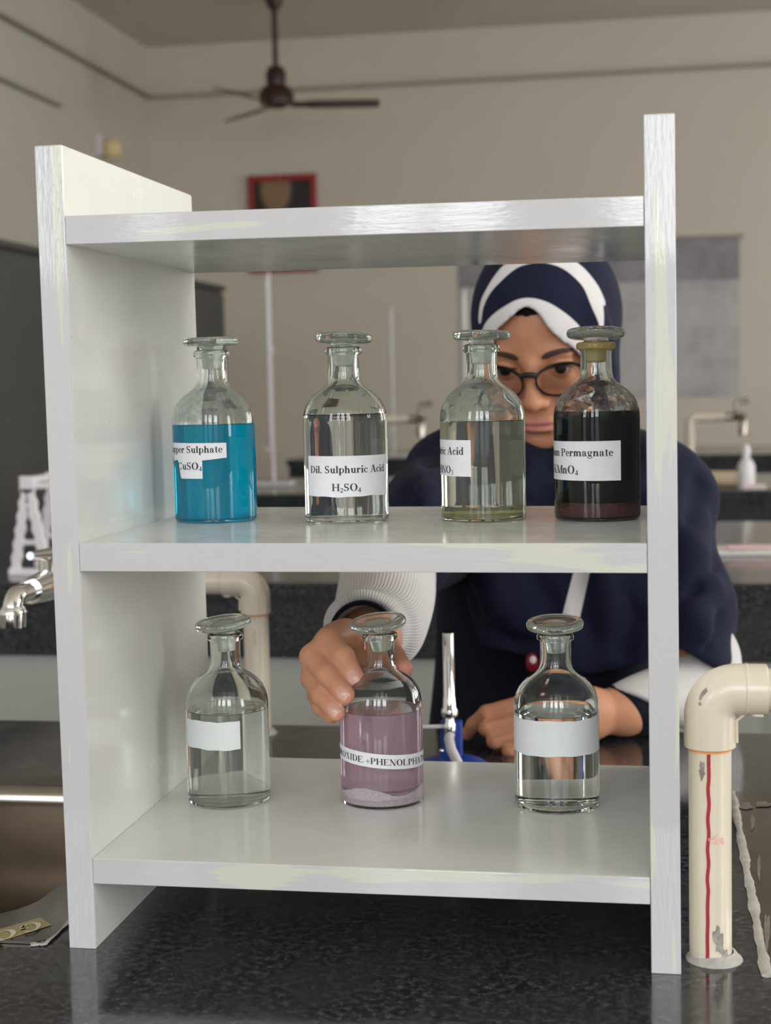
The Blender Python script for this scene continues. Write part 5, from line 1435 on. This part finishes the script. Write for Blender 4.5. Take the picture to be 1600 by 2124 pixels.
FOLDS = [('r', [(1228, 640), (1246, 700), (1262, 770)]), ('g', [(1160, 960), (1240, 1000), (1300, 960)]),
         ('r', [(1110, 985), (1200, 1040), (1300, 1020), (1360, 950)]), ('g', [(1060, 1010), (1150, 1090), (1280, 1090), (1370, 1010)]),
         ('g', [(965, 1195), (1000, 1262), (1055, 1312), (1110, 1338)]), ('r', [(985, 1190), (1025, 1250), (1080, 1300)]), ('g', [(1100, 1195), (1130, 1260), (1150, 1330)]), ('r', [(1250, 1195), (1262, 1280), (1258, 1360)]), ('g', [(1290, 1195), (1310, 1280), (1300, 1350)]),
         ('g', [(905, 915), (884, 965), (898, 1045), (905, 1130)]), ('r', [(862, 965), (872, 1040), (868, 1120)]), ('g', [(848, 1010), (852, 1060), (850, 1120)]),
         ('g', [(1452, 1005), (1428, 1080), (1412, 1160)]), ('r', [(1462, 1080), (1440, 1150), (1424, 1210)]), ('g', [(1488, 1165), (1445, 1228), (1415, 1280)]), ('r', [(1482, 1225), (1446, 1285), (1424, 1345)]), ('g', [(1490, 1290), (1465, 1340)])]
_f = []
for kind, pts in FOLDS:
    q = [h_ for h_ in (veil.trace(px, py, 1.3, 2.1) for px, py in pts) if h_ is not None]
    _f.append((kind, q))
for kind, q in _f:
    for a_, b_ in zip(q[:-1], q[1:]):
        if kind == 'g': veil.cone(a_, b_, 0.0025, 0.0025, 0.020, 's')
        else: veil.cone(a_+np.array([0, 0.004, 0]), b_+np.array([0, 0.004, 0]), 0.0045, 0.0045, 0.026)
rib_pts = []
for px, py in [(1205, 1100), (1243, 1100), (1224, 1187), (1201, 1291), (1163, 1291), (1190, 1187)]:
    h_ = veil.trace(px, py, 1.3, 2.1); rib_pts.append(h_[[0, 2]])
hem = [(0.0, 0.16), *[tuple(at_y(px, py, yy)[[0, 2]]) for px, py, yy in ((860, 1215, 0.70), (905, 1218, 0.71), (952, 1235, 0.715), (975, 1290, 0.715), (999, 1334, 0.715), (1068, 1366, 0.715), (1150, 1398, 0.715), (1240, 1398, 0.71), (1330, 1372, 0.69), (1413, 1352, 0.68), (1500, 1370, 0.68))], (0.7, 0.08)]
hx, hz = [p[0] for p in hem], [p[1] for p in hem]
veil.fun(lambda P: (P[:, 2]-np.interp(P[:, 0], hx, hz))*0.7, (0.28, 0.8, -0.3), 0.75, 0.004)
def cavity(P):
    d = np.full(len(P), 1.0)
    for c, r in HEADS:
        q = (P-hw(*c))@HM; r = mm(*r)-0.0055
        k0 = np.sqrt(((q/r)**2).sum(1)); k1 = np.sqrt(((q/(r*r))**2).sum(1)); d = np.minimum(d, k0*(k0-1)/np.maximum(k1, 1e-9))
    return d
veil.fun(cavity, hw(0, 80, 0), 0.16, 0.001)
veil.fun(lambda P: (lambda Lq: np.maximum(poly_sd(Lq[:, [0, 2]], face_poly), Lq[:, 1]-55)*0.001)(hl(P)), hw(0, 20, -20), 0.14, 0.001)
pos, quads = veil.mesh((0.02, 0.50, 0.04), (0.52, 0.99, 0.54), 0.0025)
pos = relax(pos, quads, 2, 0.5)
tris = np.concatenate([quads[:, [0, 1, 2]], quads[:, [0, 2, 3]]])
trims, (pos, tris) = [], (pos, tris)
for name in ('a', 'b', 'c'):
    L = hl(pos); front = L[:, 1] < 75
    sc = (np.where(front & (L[:, 2] > -60), -poly_sd(L[:, [0, 2]], band_poly), -5.0) if name == 'a' else
          np.where(L[:, 1] < 105, -poly_sd(L[:, [0, 2]], stripe_poly), -5.0) if name == 'b' else
          np.where(pos[:, 1] < 0.80, -poly_sd(pos[:, [0, 2]], rib_pts)*1000, -5.0))
    a_, b_ = clip_mesh(pos, tris, sc); trims.append(a_); pos, tris = b_
scarf = np_mesh('head_scarf', pos, tris, M['navy'], girl)
for (p_, t_) in trims:
    if len(t_): tag(np_mesh('scarf_trim', p_, t_, M['white_cloth'], scarf), 'white trim band')
# black cap under the scarf
cap_ = Solid(); cap_.ell(hw(0, 92, 28), mm(72.5, 96.5, 86.5), 0, 'u', HM)
zc_ = hl(body.trace(1090, 656, 1.3, 2.1))[2]
cap_.fun(lambda P: (hl(P)[:, 2]-zc_)*0.001, hw(0, 90, -60), 0.16, 0.001)
p_, q_ = cap_.mesh(hw(0, 92, 28)-0.12, hw(0, 92, 28)+0.12, 0.003)
np_mesh('under_cap', p_, q_, M['black_cloth'], girl)

gown = Solid()
gown.cone((0.283, 0.835, 0.18), (0.285, 0.86, -0.20), 0.095, 0.125, 0.03)
gown.cone((0.225, 0.84, 0.16), (0.225, 0.86, -0.20), 0.090, 0.120, 0.03)
gown.cone((0.285, 0.87, -0.20), (0.285, 0.96, -0.80), 0.125, 0.19, 0.05)
gown.cone((0.285, 0.96, -0.80), (0.285, 0.96, -0.90), 0.19, 0.20, 0.02)
gown.cone((0.165, 0.79, 0.20), (0.138, 0.64, 0.19), 0.05, 0.045, 0.04)
class Gown(Solid):
    def __call__(self, P, bc=None, br=None):
        x, y, z = P.T
        return _call(self, P, bc, br)+0.004*np.sin(55*x+6*z)*np.clip((0.15-z)/0.1, 0, 1)
gown.__class__ = Gown
gown.fun(lambda P: P[:, 2]+0.897, (0.28, 0.9, -1.2), 0.6, 0.001)
p_, q_ = gown.mesh((0.02, 0.56, -0.92), (0.56, 1.2, 0.32), 0.006)
np_mesh('dress', relax(p_, q_, 2), q_, M['dress'], girl)

def sleeve_mat():
    m, t, out = nt('white_ribbed_knit')
    b = node(t, 'ShaderNodeBsdfPrincipled', Roughness=0.9)
    b.inputs['Sheen Weight'].default_value = 0.2
    a = t.nodes.new('ShaderNodeAttribute'); a.attribute_name = 'rib'
    r = ramp(t, a.outputs['Fac'], [(0.1, (0.55, 0.53, 0.54)), (0.6, (0.68, 0.66, 0.67))])
    t.links.new(r.outputs[0], b.inputs['Base Color'])
    bump(t, a.outputs['Fac'], 0.5, 0.0012, b)
    t.links.new(b.outputs[0], out.inputs[0]); return m
M['knit'] = sleeve_mat()
def sleeve(name, rings, mat, ribs=84, n=336, squash=None, wob=0.0, slant=0.0):
    """rings: (centre, radius); the tube is left open at its ends"""
    cs = [np.array(c, float) for c, r in rings]; rs = [r for c, r in rings]
    # resample along the spline
    m_ = 8; C_, R_ = [], []
    for i in range(len(cs)-1):
        a = cs[max(i-1, 0)]; b = cs[i]; c = cs[i+1]; d = cs[min(i+2, len(cs)-1)]
        ra = rs[max(i-1, 0)]; rb = rs[i]; rc = rs[i+1]; rd = rs[min(i+2, len(rs)-1)]
        for k in range(m_):
            t = k/m_
            f = lambda a, b, c, d: 0.5*(2*b+(c-a)*t+(2*a-5*b+4*c-d)*t*t+(3*b-a-3*c+d)*t**3)
            C_.append(f(a, b, c, d)); R_.append(f(ra, rb, rc, rd))
    C_.append(cs[-1]); R_.append(rs[-1])
    ax = cs[-1]-cs[0]; ax /= np.linalg.norm(ax)
    up = np.array([0, 0, 1.0]); up -= ax*(up@ax); up /= np.linalg.norm(up); sd = np.cross(ax, up)
    vs, rib = [], []
    for i, (c, r) in enumerate(zip(C_, R_)):
        for k in range(n):
            w = 2*math.pi*k/n
            q = r*(1+wob*(0.5*math.sin(3*w+i*0.12)+0.3*math.sin(5*w-i*0.2+1)))
            vs.append(c+q*(up*math.cos(w)+sd*math.sin(w)*(squash or 1.0))-ax*(slant*q*math.cos(w)*max(0.0, 1-1.4*i/len(C_)))); rib.append(0.5+0.5*math.sin(ribs*w))
    fs = [(i*n+k, i*n+(k+1) % n, (i+1)*n+(k+1) % n, (i+1)*n+k) for i in range(len(C_)-1) for k in range(n)]
    return np_mesh(name, np.array(vs), np.array(fs), mat, girl, attr={'rib': np.array(rib)})
A = at_y
sleeve('sleeve', [(A(757, 1312, 0.345), 0.0215), (A(757, 1311, 0.325), 0.0235), (A(757, 1310, 0.318), 0.0280), (A(757, 1309, 0.322), 0.0335), (A(758, 1308, 0.336), 0.0362),
                  (A(768, 1308, 0.352), 0.0345), (A(782, 1306, 0.366), 0.0385), (A(790, 1290, 0.395), 0.0420), (A(795, 1262, 0.440), 0.0450), (A(800, 1225, 0.500), 0.0470), (A(805, 1180, 0.580), 0.0480)], M['knit'], 84, wob=0.03)
sleeve('inner_cuff', [(A(752, 1318, 0.306), 0.0250), (A(752, 1316, 0.302), 0.0262), (A(752, 1314, 0.304), 0.0278), (A(754, 1314, 0.325), 0.0275), (A(758, 1312, 0.350), 0.026)], M['dress'], 1, 64)
sleeve('inner_cuff', [(A(1300, 1472, 0.642), 0.0228), (A(1293, 1471, 0.639), 0.0240), (A(1296, 1470, 0.639), 0.0262), (A(1320, 1467, 0.648), 0.0285), (A(1350, 1462, 0.662), 0.030)], M['dress'], 1, 64, slant=0.75)
sleeve('sleeve', [(A(1330, 1466, 0.655), 0.0285), (A(1320, 1465, 0.650), 0.0305), (A(1324, 1464, 0.650), 0.0335), (A(1350, 1459, 0.662), 0.0375), (A(1390, 1450, 0.682), 0.0410), (A(1440, 1438, 0.704), 0.0435), (A(1462, 1395, 0.728), 0.0460), (A(1462, 1340, 0.745), 0.0460)], M['knit'], 84, wob=0.025, slant=0.75)
# small red and white badge hanging on the dress
bp = A(1104, 1374, 0.700)
bd = MB().sphere(bp, 0.009, 10, 0, (0.75, 0.35, 1.15)).build('badge', plain('red_badge', (0.22, 0.008, 0.028), 0.3), girl, 180)
MB().sphere(bp+np.array([0.001, -0.0022, 0.003]), 0.0045, 8, 0, (0.8, 0.4, 1.0)).build('badge_face', M['white_plastic'], bd, 180)
